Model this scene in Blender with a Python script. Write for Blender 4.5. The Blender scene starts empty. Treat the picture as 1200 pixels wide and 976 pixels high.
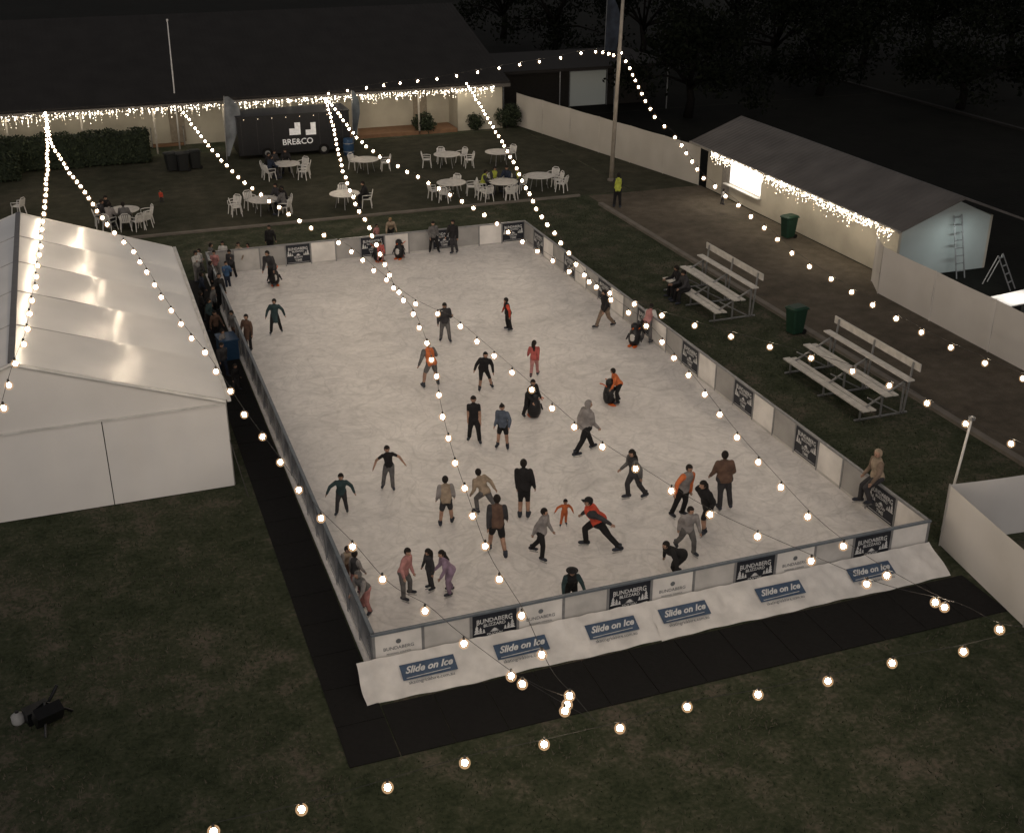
import bpy, math, random
import numpy as np
from mathutils import Vector, Matrix
random.seed(7)
RD=math.radians
sc=bpy.context.scene
COL=sc.collection
# ------------------------------------------------------------------ camera frame (origin = near-left rink corner, x across the rink, y along it)
HC=15.8; F=1400.0; TH=math.atan(654/1400.0); ST,CT=math.sin(TH),math.cos(TH)
CX,CY=-4.328,-20.544
RX,RY=.9403,-.3404; FX,FY=.3404,.9403
def ray(px,py):
    a=px-600; b=488-py
    h=b*ST+F*CT
    return Vector((a*RX+h*FX, a*RY+h*FY, b*CT-F*ST))
CAM=Vector((CX,CY,HC))
def P(px,py,z=0.0):
    d=ray(px,py); return CAM+d*((z-HC)/d.z)
def PX(px,py,x):
    d=ray(px,py); return CAM+d*((x-CX)/d.x)
def PY(px,py,y):
    d=ray(px,py); return CAM+d*((y-CY)/d.y)
def hgt(px,py,top,z0=0):
    b0=488-py; bt=488-top
    t=(HC-z0)/(F*ST-b0*CT)
    return t*F*(bt-b0)/(F*CT+bt*ST)
def view(a):      # direction on the ground: 0 = image right, 90 = away from camera
    a=RD(a); return Vector((math.cos(a)*RX+math.sin(a)*FX, math.cos(a)*RY+math.sin(a)*FY,0))
# ------------------------------------------------------------------ materials
MATS={}
def nodes(name):
    m=bpy.data.materials.new(name); m.use_nodes=True
    nt=m.node_tree; b=nt.nodes['Principled BSDF']; return m,nt,b
def mat(name,col,rough=.7,col2=None,scale=6.0,bump=0.0,metal=0.0,emit=0.0,spec=.3,bscale=None):
    if name in MATS: return MATS[name]
    m,nt,b=nodes(name)
    col=tuple(col)+(1,)
    if col2 is None: col2=tuple(c*.78 for c in col[:3])
    tc=nt.nodes.new('ShaderNodeTexCoord')
    n=nt.nodes.new('ShaderNodeTexNoise'); n.inputs['Scale'].default_value=scale; n.inputs['Detail'].default_value=5
    nt.links.new(tc.outputs['Object'],n.inputs['Vector'])
    r=nt.nodes.new('ShaderNodeValToRGB'); r.color_ramp.elements[0].position=.35; r.color_ramp.elements[1].position=.65
    r.color_ramp.elements[0].color=tuple(col2)+(1,); r.color_ramp.elements[1].color=col
    nt.links.new(n.outputs['Fac'],r.inputs['Fac']); nt.links.new(r.outputs['Color'],b.inputs['Base Color'])
    b.inputs['Roughness'].default_value=rough; b.inputs['Metallic'].default_value=metal
    b.inputs['Specular IOR Level'].default_value=spec
    if bump:
        n2=nt.nodes.new('ShaderNodeTexNoise'); n2.inputs['Scale'].default_value=bscale or scale*4; n2.inputs['Detail'].default_value=4
        nt.links.new(tc.outputs['Object'],n2.inputs['Vector'])
        bp=nt.nodes.new('ShaderNodeBump'); bp.inputs['Strength'].default_value=bump; bp.inputs['Distance'].default_value=.03
        nt.links.new(n2.outputs['Fac'],bp.inputs['Height']); nt.links.new(bp.outputs['Normal'],b.inputs['Normal'])
    if emit:
        b.inputs['Emission Color'].default_value=col; b.inputs['Emission Strength'].default_value=emit
    MATS[name]=m; return m
def ground_mat(name,stops,scales,bump=.6,rough=.95,wts=(.38,.37,.25)):
    m,nt,b=nodes(name); tc=nt.nodes.new('ShaderNodeTexCoord')
    def noise(s,det=6,rg=.6):
        n=nt.nodes.new('ShaderNodeTexNoise'); n.inputs['Scale'].default_value=s; n.inputs['Detail'].default_value=det; n.inputs['Roughness'].default_value=rg
        nt.links.new(tc.outputs['Object'],n.inputs['Vector']); return n
    a=noise(scales[0]); c=noise(scales[1]); d=noise(scales[2],3)
    def mth(op,x,y):
        q=nt.nodes.new('ShaderNodeMath'); q.operation=op
        for i,k in enumerate((x,y)):
            if isinstance(k,float): q.inputs[i].default_value=k
            else: nt.links.new(k,q.inputs[i])
        return q.outputs[0]
    s=mth('ADD',mth('MULTIPLY',a.outputs['Fac'],wts[0]),mth('ADD',mth('MULTIPLY',c.outputs['Fac'],wts[1]),mth('MULTIPLY',d.outputs['Fac'],wts[2])))
    r=nt.nodes.new('ShaderNodeValToRGB'); el=r.color_ramp.elements
    el[0].position,el[0].color=stops[0][0],tuple(stops[0][1])+(1,)
    el[1].position,el[1].color=stops[-1][0],tuple(stops[-1][1])+(1,)
    for p,cc in stops[1:-1]:
        e=el.new(p); e.color=tuple(cc)+(1,)
    nt.links.new(s,r.inputs['Fac']); nt.links.new(r.outputs['Color'],b.inputs['Base Color'])
    b.inputs['Roughness'].default_value=rough; b.inputs['Specular IOR Level'].default_value=.1
    bp=nt.nodes.new('ShaderNodeBump'); bp.inputs['Strength'].default_value=bump; bp.inputs['Distance'].default_value=.05
    nt.links.new(mth('ADD',c.outputs['Fac'],d.outputs['Fac']),bp.inputs['Height']); nt.links.new(bp.outputs['Normal'],b.inputs['Normal'])
    MATS[name]=m; return m
def emis(name,col,s,sample=True):
    if name in MATS: return MATS[name]
    m,nt,b=nodes(name); b.inputs['Base Color'].default_value=tuple(col)+(1,)
    b.inputs['Emission Color'].default_value=tuple(col)+(1,); b.inputs['Emission Strength'].default_value=s
    if not sample: m.cycles.emission_sampling='NONE'
    MATS[name]=m; return m
def corr_mat(name,col,scale,axis='X',rough=.6):
    m,nt,b=nodes(name); tc=nt.nodes.new('ShaderNodeTexCoord')
    w=nt.nodes.new('ShaderNodeTexWave'); w.bands_direction=axis; w.inputs['Scale'].default_value=scale
    nt.links.new(tc.outputs['Object'],w.inputs['Vector'])
    n=nt.nodes.new('ShaderNodeTexNoise'); n.inputs['Scale'].default_value=.8; n.inputs['Detail'].default_value=6
    nt.links.new(tc.outputs['Object'],n.inputs['Vector'])
    r=nt.nodes.new('ShaderNodeValToRGB'); r.color_ramp.elements[0].position=.3; r.color_ramp.elements[1].position=.7
    r.color_ramp.elements[0].color=tuple(c*.65 for c in col)+(1,); r.color_ramp.elements[1].color=tuple(col)+(1,)
    nt.links.new(n.outputs['Fac'],r.inputs['Fac']); nt.links.new(r.outputs['Color'],b.inputs['Base Color'])
    b.inputs['Roughness'].default_value=rough; b.inputs['Specular IOR Level'].default_value=.2
    bp=nt.nodes.new('ShaderNodeBump'); bp.inputs['Strength'].default_value=.5; bp.inputs['Distance'].default_value=.03
    nt.links.new(w.outputs['Fac'],bp.inputs['Height']); nt.links.new(bp.outputs['Normal'],b.inputs['Normal'])
    MATS[name]=m; return m
def ice_mat():
    m,nt,b=nodes('ice'); L=nt.links.new; tc=nt.nodes.new('ShaderNodeTexCoord')
    def noise(s,det,scl=(1,1,1),rot=0,dist=0):
        mp=nt.nodes.new('ShaderNodeMapping'); mp.inputs['Scale'].default_value=scl; mp.inputs['Rotation'].default_value=(0,0,rot)
        L(tc.outputs['Object'],mp.inputs['Vector'])
        n=nt.nodes.new('ShaderNodeTexNoise'); n.inputs['Scale'].default_value=s; n.inputs['Detail'].default_value=det; n.inputs['Distortion'].default_value=dist
        L(mp.outputs['Vector'],n.inputs['Vector']); return n.outputs['Fac']
    def ramp(f,p0,p1,c0,c1):
        r=nt.nodes.new('ShaderNodeValToRGB'); r.color_ramp.elements[0].position=p0; r.color_ramp.elements[1].position=p1
        r.color_ramp.elements[0].color=c0+(1,); r.color_ramp.elements[1].color=c1+(1,); L(f,r.inputs['Fac']); return r.outputs['Color']
    def mul(a,c):
        x=nt.nodes.new('ShaderNodeMix'); x.data_type='RGBA'; x.blend_type='MULTIPLY'; x.inputs[0].default_value=1
        L(a,x.inputs[6]); L(c,x.inputs[7]); return x.outputs[2]
    base=ramp(noise(.3,5,dist=1.2),.3,.7,(.66,.63,.615),(.78,.745,.725))
    col=mul(base,ramp(noise(.9,7,dist=3.0),.36,.60,(.88,.88,.88),(1,1,1)))
    col=mul(col,ramp(noise(3.2,7,dist=2.2),.36,.56,(.91,.91,.91),(1,1,1)))
    w=nt.nodes.new('ShaderNodeTexWave'); w.bands_direction='Y'; w.inputs['Scale'].default_value=.05; w.inputs['Distortion'].default_value=.8
    L(tc.outputs['Object'],w.inputs['Vector'])
    col=mul(col,ramp(w.outputs['Fac'],.0,.03,(.95,.95,.95),(1,1,1)))
    for sc_,am,wd,dk in ((.45,9,.018,.89),(.7,12,.016,.90),(1.2,8,.02,.92)):
        v=nt.nodes.new('ShaderNodeTexVoronoi'); v.feature='DISTANCE_TO_EDGE'; v.inputs['Scale'].default_value=sc_
        nn=nt.nodes.new('ShaderNodeTexNoise'); nn.inputs['Scale'].default_value=.32; nn.inputs['Detail'].default_value=2
        L(tc.outputs['Object'],nn.inputs['Vector'])
        va=nt.nodes.new('ShaderNodeVectorMath'); va.operation='MULTIPLY_ADD'
        L(nn.outputs['Color'],va.inputs[0]); va.inputs[1].default_value=(am,am,0); L(tc.outputs['Object'],va.inputs[2]); L(va.outputs[0],v.inputs['Vector'])
        col=mul(col,ramp(v.outputs['Distance'],.0,wd*2,(dk,dk,dk),(1,1,1)))
    L(col,b.inputs['Base Color']); b.inputs['Roughness'].default_value=.48; b.inputs['Specular IOR Level'].default_value=.3
    bp=nt.nodes.new('ShaderNodeBump'); bp.inputs['Strength'].default_value=.25; bp.inputs['Distance'].default_value=.02
    L(noise(9,6,dist=1.5),bp.inputs['Height']); L(bp.outputs['Normal'],b.inputs['Normal'])
    return m
# ------------------------------------------------------------------ mesh builder
class MB:
    def __init__(s): s.v=[];s.f=[];s.m=[];s.k=0
    def add(s,vs,fs):
        o=len(s.v); s.v+= [tuple(p) for p in vs]; s.f+=[tuple(i+o for i in f) for f in fs]; s.m+=[s.k]*len(fs); return s
    def box(s,x0,x1,y0,y1,z0,z1,M=None):
        vs=[Vector((x,y,z)) for z in (z0,z1) for y in (y0,y1) for x in (x0,x1)]
        if M: vs=[M@p for p in vs]
        return s.add(vs,[(0,2,3,1),(4,5,7,6),(0,1,5,4),(2,6,7,3),(0,4,6,2),(1,3,7,5)])
    def obox(s,p0,p1,w,t,up=(0,0,1)):
        p0=Vector(p0);p1=Vector(p1);d=(p1-p0).normalized();u=Vector(up); r=d.cross(u)
        if r.length<1e-4: r=d.cross(Vector((1,0,0)))
        r.normalize(); q=r.cross(d).normalized()
        vs=[p+r*(a*w/2)+q*(c*t/2) for p in (p0,p1) for c in (-1,1) for a in (-1,1)]
        return s.add(vs,[(0,2,3,1),(4,5,7,6),(0,1,5,4),(2,6,7,3),(0,4,6,2),(1,3,7,5)])
    def ring(s,c,ax,r,n,squash=1.0,ref=None):
        ax=Vector(ax).normalized(); ref=Vector(ref) if ref else (Vector((1,0,0)) if abs(ax.x)<.9 else Vector((0,1,0)))
        u=(ref-ax*ref.dot(ax)).normalized(); w=ax.cross(u)
        return [Vector(c)+u*(r*math.cos(2*math.pi*i/n))+w*(r*squash*math.sin(2*math.pi*i/n)) for i in range(n)]
    def loft(s,rings):
        n=len(rings[0]); vs=[p for r in rings for p in r]; fs=[]
        for k in range(len(rings)-1):
            for i in range(n):
                j=(i+1)%n; fs.append((k*n+i,k*n+j,(k+1)*n+j,(k+1)*n+i))
        fs.append(tuple(reversed(range(n)))); fs.append(tuple((len(rings)-1)*n+i for i in range(n)))
        return s.add(vs,fs)
    def tube(s,p0,p1,r0,r1=None,n=8,squash=1.0,ref=None):
        p0=Vector(p0);p1=Vector(p1); r1=r0 if r1 is None else r1; a=p1-p0
        return s.loft([s.ring(p0,a,r0,n,squash,ref),s.ring(p1,a,r1,n,squash,ref)])
    def path(s,pts,r,n=5):
        pts=[Vector(p) for p in pts]; rr=[]
        for i,p in enumerate(pts):
            a=(pts[min(i+1,len(pts)-1)]-pts[max(i-1,0)]); rr.append(s.ring(p,a,r if not isinstance(r,(list,tuple)) else r[i],n))
        return s.loft(rr)
    def sph(s,c,r,nu=10,nv=6,M=None,keep=None):
        if not isinstance(r,(tuple,list)): r=(r,r,r)
        c=Vector(c); vs=[];fs=[]
        for j in range(nv+1):
            t=math.pi*j/nv
            for i in range(nu):
                a=2*math.pi*i/nu; p=Vector((r[0]*math.sin(t)*math.cos(a),r[1]*math.sin(t)*math.sin(a),r[2]*math.cos(t)))
                if M: p=M@p
                vs.append(c+p)
        for j in range(nv):
            for i in range(nu):
                f=(j*nu+i,(j+1)*nu+i,(j+1)*nu+(i+1)%nu,j*nu+(i+1)%nu)
                if keep:
                    t=math.pi*(j+.5)/nv;a=2*math.pi*(i+.5)/nu
                    if not keep(math.sin(t)*math.cos(a),math.sin(t)*math.sin(a),math.cos(t)): continue
                fs.append(f)
        return s.add(vs,fs)
    def quad(s,a,b,c,d): return s.add([a,b,c,d],[(0,1,2,3)])
    def lathe(s,c,prof,n=16):
        return s.loft([[Vector(c)+Vector((r*math.cos(2*math.pi*i/n),r*math.sin(2*math.pi*i/n),z)) for i in range(n)] for r,z in prof])
    def addmesh(s,vf,M): return s.add([M@Vector(p) for p in vf[0]],vf[1])
    def mesh(s,name,mats,smooth=False):
        me=bpy.data.meshes.new(name); me.from_pydata([tuple(p) for p in s.v],[],s.f)
        if not isinstance(mats,(list,tuple)): mats=[mats]
        for m in mats: me.materials.append(m)
        if len(mats)>1: me.polygons.foreach_set('material_index',s.m)
        if smooth: me.polygons.foreach_set('use_smooth',[True]*len(me.polygons))
        me.update(); return me
    def build(s,name,mats,parent=None,smooth=False,label=None):
        o=bpy.data.objects.new(name,s.mesh(name,mats,smooth)); COL.objects.link(o)
        if parent: o.parent=parent
        if label: o['label']=label
        return o
def tag(o,label,cat,group=None,kind=None):
    if label: o['label']=label
    if cat: o['category']=cat
    if group: o['group']=group
    if kind: o['kind']=kind
    return o
def thing(name,label,cat,loc=(0,0,0),rz=0,group=None):
    o=bpy.data.objects.new(name,None); COL.objects.link(o); o.empty_display_size=.2
    o.location=loc; o.rotation_euler=(0,0,rz); return tag(o,label,cat,group)
def dup(root,loc,rz,label=None,group=None):
    r=root.copy(); COL.objects.link(r); r.location=loc; r.rotation_euler=(0,0,rz)
    if label: r['label']=label
    if group: r['group']=group
    for ch in list(root.children):
        c=ch.copy(); COL.objects.link(c); c.parent=r
        for g in list(ch.children):
            d=g.copy(); COL.objects.link(d); d.parent=c
    return r
def struct(o): o['kind']='structure'; return o
TXT={}
def text(sx,size=1.0,shear=0,bold=.012):
    key=(sx,shear,bold)
    if key not in TXT:
        cu=bpy.data.curves.new('t','FONT'); cu.body=sx; cu.align_x='CENTER'; cu.align_y='CENTER'; cu.size=1; cu.shear=shear; cu.offset=bold; cu.resolution_u=3
        ob=bpy.data.objects.new('t',cu); COL.objects.link(ob)
        dg=bpy.context.evaluated_depsgraph_get(); me=ob.evaluated_get(dg).to_mesh()
        TXT[key]=([tuple(v.co) for v in me.vertices],[tuple(p.vertices) for p in me.polygons])
        ob.evaluated_get(dg).to_mesh_clear(); bpy.data.objects.remove(ob)
    v,f=TXT[key]
    xs=[p[0] for p in v]; w=max(xs)-min(xs)
    return v,f,w
def put_text(mb,sx,width,org,ex,ey,maxh=None,shear=0,arch=0.0,big=0.0,bold=.012):
    v,f,w=text(sx,1,shear,bold); k=width/w
    if maxh and k*.72>maxh: k=maxh/.72
    if arch or big:
        v=[(x,y*(1+big*(2*x/w)**2)+arch*w*(1-(2*x/w)**2),z) for x,y,z in v]
    ex=Vector(ex);ey=Vector(ey);ez=ex.cross(ey)
    M=Matrix(((ex.x*k,ey.x*k,ez.x*k,org[0]),(ex.y*k,ey.y*k,ez.y*k,org[1]),(ex.z*k,ey.z*k,ez.z*k,org[2]),(0,0,0,1)))
    mb.addmesh((v,f),M)

white=mat('white_plastic',(.68,.66,.63),.5,scale=3)
grey=mat('grey_metal',(.32,.32,.32),.45,metal=.6,scale=8)
dark=mat('dark_rubber',(.012,.0115,.0115),.85,scale=8,bump=.3,spec=.15)
cable=mat('black_cable',(.05,.046,.042),.6)
bulbm=emis('lit_filament',(1,.82,.60),165)
# added see-through shell round each bulb: its glow halo put into the shape
halom=bpy.data.materials.new('bulb_halo'); halom.use_nodes=True; nt=halom.node_tree; nt.nodes.clear()
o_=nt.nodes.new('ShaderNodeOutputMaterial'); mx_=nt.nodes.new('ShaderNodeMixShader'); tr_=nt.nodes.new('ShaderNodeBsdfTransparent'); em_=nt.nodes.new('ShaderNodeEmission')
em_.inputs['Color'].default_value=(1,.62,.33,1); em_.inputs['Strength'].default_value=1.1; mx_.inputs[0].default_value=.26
nt.links.new(tr_.outputs[0],mx_.inputs[1]); nt.links.new(em_.outputs[0],mx_.inputs[2]); nt.links.new(mx_.outputs[0],o_.inputs['Surface']); halom.cycles.emission_sampling='NONE'
tinym=emis('icicle_bulb',(1,.88,.70),11,False); tinyd=emis('icicle_bulb_dim',(1,.82,.58),1.5,False)
# ------------------------------------------------------------------ setting
lawn=ground_mat('lawn',[(.38,(.018,.023,.013)),(.46,(.036,.044,.025)),(.52,(.052,.057,.036)),(.56,(.080,.074,.055)),(.63,(.115,.098,.078))],(.30,1.3,9),.8,wts=(.30,.40,.30))
dirt=ground_mat('dirt',[(.36,(.055,.046,.036)),(.5,(.095,.080,.062)),(.64,(.145,.12,.094))],(.3,1.8,20),.4)
back=ground_mat('worn_lawn',[(.36,(.020,.023,.014)),(.5,(.044,.044,.030)),(.64,(.078,.069,.053))],(.22,1.5,18),.5)
far=ground_mat('far_night_ground',[(.36,(.004,.004,.003)),(.5,(.008,.008,.006)),(.64,(.012,.012,.009))],(.1,.6,5),.3)  # night darkness put into the colour: near-black sheets beyond the lit area
g=MB().quad((-260,-120,0),(260,-120,0),(260,320,0),(-260,320,0)).build('ground',lawn); struct(g)
struct(MB().quad((26.52,-60,.003),(255,-60,.003),(255,55.2,.003),(26.52,55.2,.003)).build('side_night_ground',far))
struct(MB().quad((-250,55.25,.003),(255,55.25,.003),(255,315,.003),(-250,315,.003)).build('far_night_ground',far))
struct(MB().quad((20.05,-30,.004),(26.5,-30,.004),(26.5,35.2,.004),(20.05,35.2,.004)).build('dirt_path',dirt))
struct(MB().quad((-40,35.45,.004),(22.6,35.45,.004),(22.6,52.2,.004),(-40,52.2,.004)).build('worn_ground',back))
struct(MB().quad((22.7,35.3,.004),(26.3,35.3,.004),(25.6,52,.004),(22.7,52,.004)).build('worn_ground_strip',back))
conc=mat('concrete',(.17,.15,.13),.9,scale=2,bump=.3)
struct(MB().box(19.8,20.05,-30,33.4,0,.12).build('kerb_side',conc))
struct(MB().box(-12,19.6,35.2,35.38,0,.10).build('kerb_back',conc))
pa,pb=P(860,62,0),P(1240,165,0)
mb=MB(); mb.obox((pa.x,pa.y,.08),(pb.x,pb.y,.08),.3,.16); struct(mb.build('road_kerb',mat('far_kerb',(.022,.020,.018),.9)))  # night darkness put into the kerb colour too
def blades(name,rects,n,seed,mats):
    rnd=np.random.RandomState(seed); vs=[];fs=[];mi=[]
    tot=sum((r[1]-r[0])*(r[3]-r[2]) for r in rects); i=0
    for r in rects:
        k=int(n*(r[1]-r[0])*(r[3]-r[2])/tot)
        X=rnd.uniform(r[0],r[1],k);Y=rnd.uniform(r[2],r[3],k);A=rnd.uniform(0,6.28,k);Hh=rnd.uniform(.03,.085,k);W=rnd.uniform(.008,.02,k);Lx=rnd.normal(0,.04,k);Ly=rnd.normal(0,.04,k)
        for x,y,a,h,w,lx,ly in zip(X,Y,A,Hh,W,Lx,Ly):
            dx,dy=math.cos(a)*w,math.sin(a)*w
            vs+=[(x-dx,y-dy,0),(x+dx,y+dy,0),(x+lx,y+ly,h)]; fs.append((i,i+1,i+2)); i+=3
            q=math.sin(x*1.3+2*math.sin(y*.7))+math.sin(y*1.7+x*.4)
            mi.append(0 if q+rnd.normal(0,.6)<.7 else 1)
    mb=MB(); mb.v=vs;mb.f=fs;mb.m=mi
    o=mb.build(name,mats); tag(o,'short dark grass growing on the near lawns around the rink','grass',kind='stuff'); return o
gm1=mat('grass_blade',(.042,.054,.028),.9); gm2=mat('dry_blade',(.10,.088,.066),.9)
blades('grass',[(-16,-1.5,-9,9.5),(-2,19,-13,-2.8),(14.4,19.7,0.6,35)],70000,3,[gm1,gm2])
# ------------------------------------------------------------------ rink
RW,RL=14.03,28.54; IZ=.08
o=MB().box(-.12,RW+.12,-.12,RL+.12,0.01,IZ).build('ice',ice_mat()); o['kind']='structure'
frameM=mat('rail_metal',(.26,.26,.265),.45,metal=.3)
railB=mat('blue_rail',(.13,.15,.175),.4)
clearP=mat('frosted_panel',(.52,.50,.48),.35,scale=2)
greyP=mat('grey_panel',(.34,.33,.32),.45,scale=1.5)
whiteP=mat('white_panel',(.74,.71,.68),.5,scale=1.5)
darkP=mat('navy_banner',(.018,.021,.029),.5)
leftP=mat('smoked_panel',(.24,.245,.26),.22,(.12,.13,.15),scale=.9,spec=.6)
inkW=mat('white_ink',(.66,.66,.66),.6); inkG=mat('grey_ink',(.14,.15,.16),.6)
BH=1.02
def barrier(label,p0,p1,n,kinds,outward,ex):
    p0=Vector(p0);p1=Vector(p1); L=(p1-p0).length; d=(p1-p0)/L; w=L/n; nv=Vector(outward); ex=Vector(ex)
    t=thing('rink_barrier',label,'barrier',(p0.x,p0.y,0)); rel=lambda q:Vector((q.x-p0.x,q.y-p0.y,q.z))
    pr=.045 if kinds[0]=='l' else .03
    for i in range(n):
        a=p0+d*(w*i+.03); b=p0+d*(w*(i+1)-.03); k=kinds[i]
        m={'d':darkP,'w':whiteP,'g':greyP,'c':clearP,'l':leftP,'W':whiteP}[k]
        mb=MB(); mb.obox(rel(a+Vector((0,0,.56))),rel(b+Vector((0,0,.56))),.03,.84)
        pn=mb.build('panel',m,t)
        c=(a+b)/2+nv*.021; up=Vector((0,0,1)); r=rel(c)
        if k=='d':
            q=MB()
            put_text(q,'BUNDABERG',w*.76,r+up*.79,ex,up,.12,0,.02,.35); put_text(q,'BLIZZARD',w*.50,r+up*.68,ex,up,.08,0,.02)
            put_text(q,'SNOW',w*.34,r+up*.43,ex,up,.10); put_text(q,'TIME',w*.30,r+up*.30,ex,up,.10)
            for sx,hh,ww in ((-.38,.24,.07),(-.30,.17,.05),(-.23,.11,.04),(.38,.24,.07),(.30,.17,.05),(.23,.11,.04),(0,.09,.12)):
                bz=.50
                for lv in range(3):
                    q.add([r+ex*(sx*w-ww*(1-.22*lv))+up*(bz+lv*hh*.28),r+ex*(sx*w+ww*(1-.22*lv))+up*(bz+lv*hh*.28),r+ex*(sx*w)+up*(bz+lv*hh*.28+hh*.42)],[(0,1,2)])
            q.obox(r+ex*(-w*.42)+up*.205,r+ex*(w*.42)+up*.205,.002,.012)
            q.build('lettering',inkW,pn)
        if k=='W':
            q=MB(); put_text(q,'BUNDABERG',w*.62,r+up*.60,ex,up,.09); put_text(q,'REGIONAL COUNCIL',w*.5,r+up*.47,ex,up,.06)
            q.tube(r+up*.76,r+up*.76+nv*.002,.06,.06,10); q.build('lettering',inkG,pn)
    for i in range(n+1):
        q=rel(p0+d*(w*i)); mb=MB(); mb.box(q.x-pr,q.x+pr,q.y-.03,q.y+.03,0,BH-.03); mb.build('post',frameM,t)
    mb=MB(); mb.obox(rel(p0+Vector((0,0,BH)))-d*.05,rel(p1+Vector((0,0,BH)))+d*.05,.08,.05); mb.build('top_rail',railB if kinds[0] in 'Wl' else frameM,t)
    mb=MB(); mb.obox(rel(p0+Vector((0,0,.10))),rel(p1+Vector((0,0,.10))),.05,.10); mb.build('kick_rail',clearP,t)
    return t
barrier('near rink barrier with alternating navy and white banners above the white tarpaulins',(0,0,0),(RW,0,0),13,'WcdWcdWcdWcdw',(0,-1,0),(1,0,0))
barrier('long right rink barrier with white and navy banners, beside the bleachers',(RW,0.06,0),(RW,RL-.06,0),24,''.join('wdg'[i%3] for i in range(24)),(-1,0,0),(0,-1,0))
barrier('far end rink barrier with navy and white banners in front of the tables',(0,RL,0),(RW,RL,0),13,'gcgdwgdwgdgwd',(0,-1,0),(1,0,0))
barrier('long left rink barrier with grey see-through panels beside the marquee',(0,.06,0),(0,RL-.06,0),24,'l'*24,(-1,0,0),(0,-1,0))
tarpM=mat('white_tarpaulin',(.72,.69,.665),.5,scale=2,bump=.5,bscale=5)
signM=mat('blue_sign',(.06,.095,.16),.5)
def tarp(x0,x1,label,signs,seed):
    nx=110;ny=12; vs=[];fs=[]
    for j in range(ny+1):
        v=j/ny
        for i in range(nx+1):
            u=i/nx; x=x0+(x1-x0)*u
            y=-.06-.93*v + .022*math.sin(x*2.1+seed)*v*v - .012*math.sin(x*7.3)*v
            z=.42*(1-v)**1.15+.03+(.02*math.sin(x*9+v*4+seed)+.012*math.sin(x*17-v*7))*math.sin(math.pi*min(1,v+.15))+.012*math.sin(x*23+seed*2+v*9)*v
            if v==1: z=.02
            vs.append((x+.02*math.sin(v*6+seed)*(1 if i in (0,nx) else 0),y,z))
    for j in range(ny):
        for i in range(nx):
            a=j*(nx+1)+i; fs.append((a,a+nx+1,a+nx+2,a+1))
    mb=MB(); mb.add(vs,fs); o=mb.build('tarpaulin',tarpM,smooth=True); tag(o,label,'tarpaulin')
    for sx in signs:
        ey=Vector((0,.92,.39)); ex=Vector((1,0,0)); nrm=ex.cross(ey)
        c=Vector((sx,-.50,.235+.05)); q=MB(); q.k=0
        q.quad(c-ex*.60-ey*.19,c+ex*.60-ey*.19,c+ex*.60+ey*.19,c-ex*.60+ey*.19); q.k=1
        put_text(q,'Slide on Ice',1.06,c+nrm*.006+ey*.03,ex,ey,.26,.5,bold=.03)
        q.obox(c-ex*.52-ey*.15+nrm*.006,c+ex*.45-ey*.12+nrm*.006,.022,.002)
        q.k=2; put_text(q,'skatingrinkhire.com.au',1.1,c-ey*.27+nrm*.012,ex,ey,.08)
        q.build('printed_sign',[signM,inkW,inkG],o)
tarp(-.42,6.35,'white tarpaulin skirt on the left half of the near barrier with blue signs',[1.05,3.15,5.3],1)
tarp(6.3,14.1,'white tarpaulin skirt on the right half of the near barrier with blue signs',[7.1,9.6,12.1],4)
m0=MB().box(-.55,.55,-.8,.8,0,.02).build('rubber_mat',dark); m0.location=(.42,-1.86,.004)
tag(m0,'black rubber mat laid in the row in front of the white tarpaulin','mat','mats along the near side of the rink')
for i in range(1,13):
    c=m0.copy(); COL.objects.link(c); c.location=(.42+1.115*i,-1.86,.004)
m1=MB().box(-.50,.50,-.61,.61,0,.02).build('rubber_mat',dark); m1.location=(-.66,-2.05,.004)
tag(m1,'black rubber mat laid in the strip along the left side of the rink','mat','mats along the left side of the rink')
for i in range(1,25):
    c=m1.copy(); COL.objects.link(c); c.location=(-.66,-2.05+1.235*i,.004)
# ------------------------------------------------------------------ marquee
TX0,TX1,TRX,TY0,TY1,TE,TR=-11.8,-1.6,-6.7,9.7,24.5,2.55,4.35
pvc=mat('white_pvc',(.74,.715,.695),.24,(.66,.64,.62),scale=.5,bump=.06,bscale=2,spec=.6)
pvcw=mat('white_pvc_wall',(.76,.73,.70),.5,(.70,.67,.64),scale=.5,bump=.15,bscale=2)
seamM=mat('seam_tape',(.36,.35,.34),.6)
t=thing('marquee','large white marquee tent with a pitched roof on the left of the rink','tent',(TRX,TY0,0))
def tl(x,y,z): return (x-TRX,y-TY0,z)
for sgn,xe in ((1,TX1),(-1,TX0)):
    nb=5;n=20;k=12;vs=[];fs=[]
    for j in range(nb*n+1):
        y=TY0+(TY1-TY0)*j/(nb*n); fr=(j%n)/n; sag=.08*math.sin(math.pi*fr)
        for i in range(k+1):
            u=i/k; vs.append(tl(TRX+(xe+sgn*.08-TRX)*u,y,TR+(TE-TR)*u-sag*math.sin(math.pi*min(u,.96))+.01))
    for j in range(nb*n):
        for i in range(k):
            a=j*(k+1)+i; fs.append((a,a+1,a+k+2,a+k+1))
    mb=MB(); mb.add(vs,fs); mb.build('roof_slope',pvc,t,True)
    mb=MB(); mb.box(xe-TRX-.02,xe-TRX+.02,0,TY1-TY0,.02,TE); mb.build('side_wall',pvcw,t)
for j in range(6):
    y=TY0+(TY1-TY0)*j/5
    mb=MB(); mb.path([tl(TX0,y,0),tl(TX0,y,TE+.005),tl(TRX,y,TR+.005),tl(TX1,y,TE+.005),tl(TX1,y,0)],.028,6); mb.build('frame_rib',seamM,t)
mb=MB(); mb.obox(tl(TRX,TY0,TR+.03),tl(TRX,TY1,TR+.03),.16,.05); mb.build('ridge_cap',mat('ridge_dark',(.09,.09,.10),.5),t)
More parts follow.
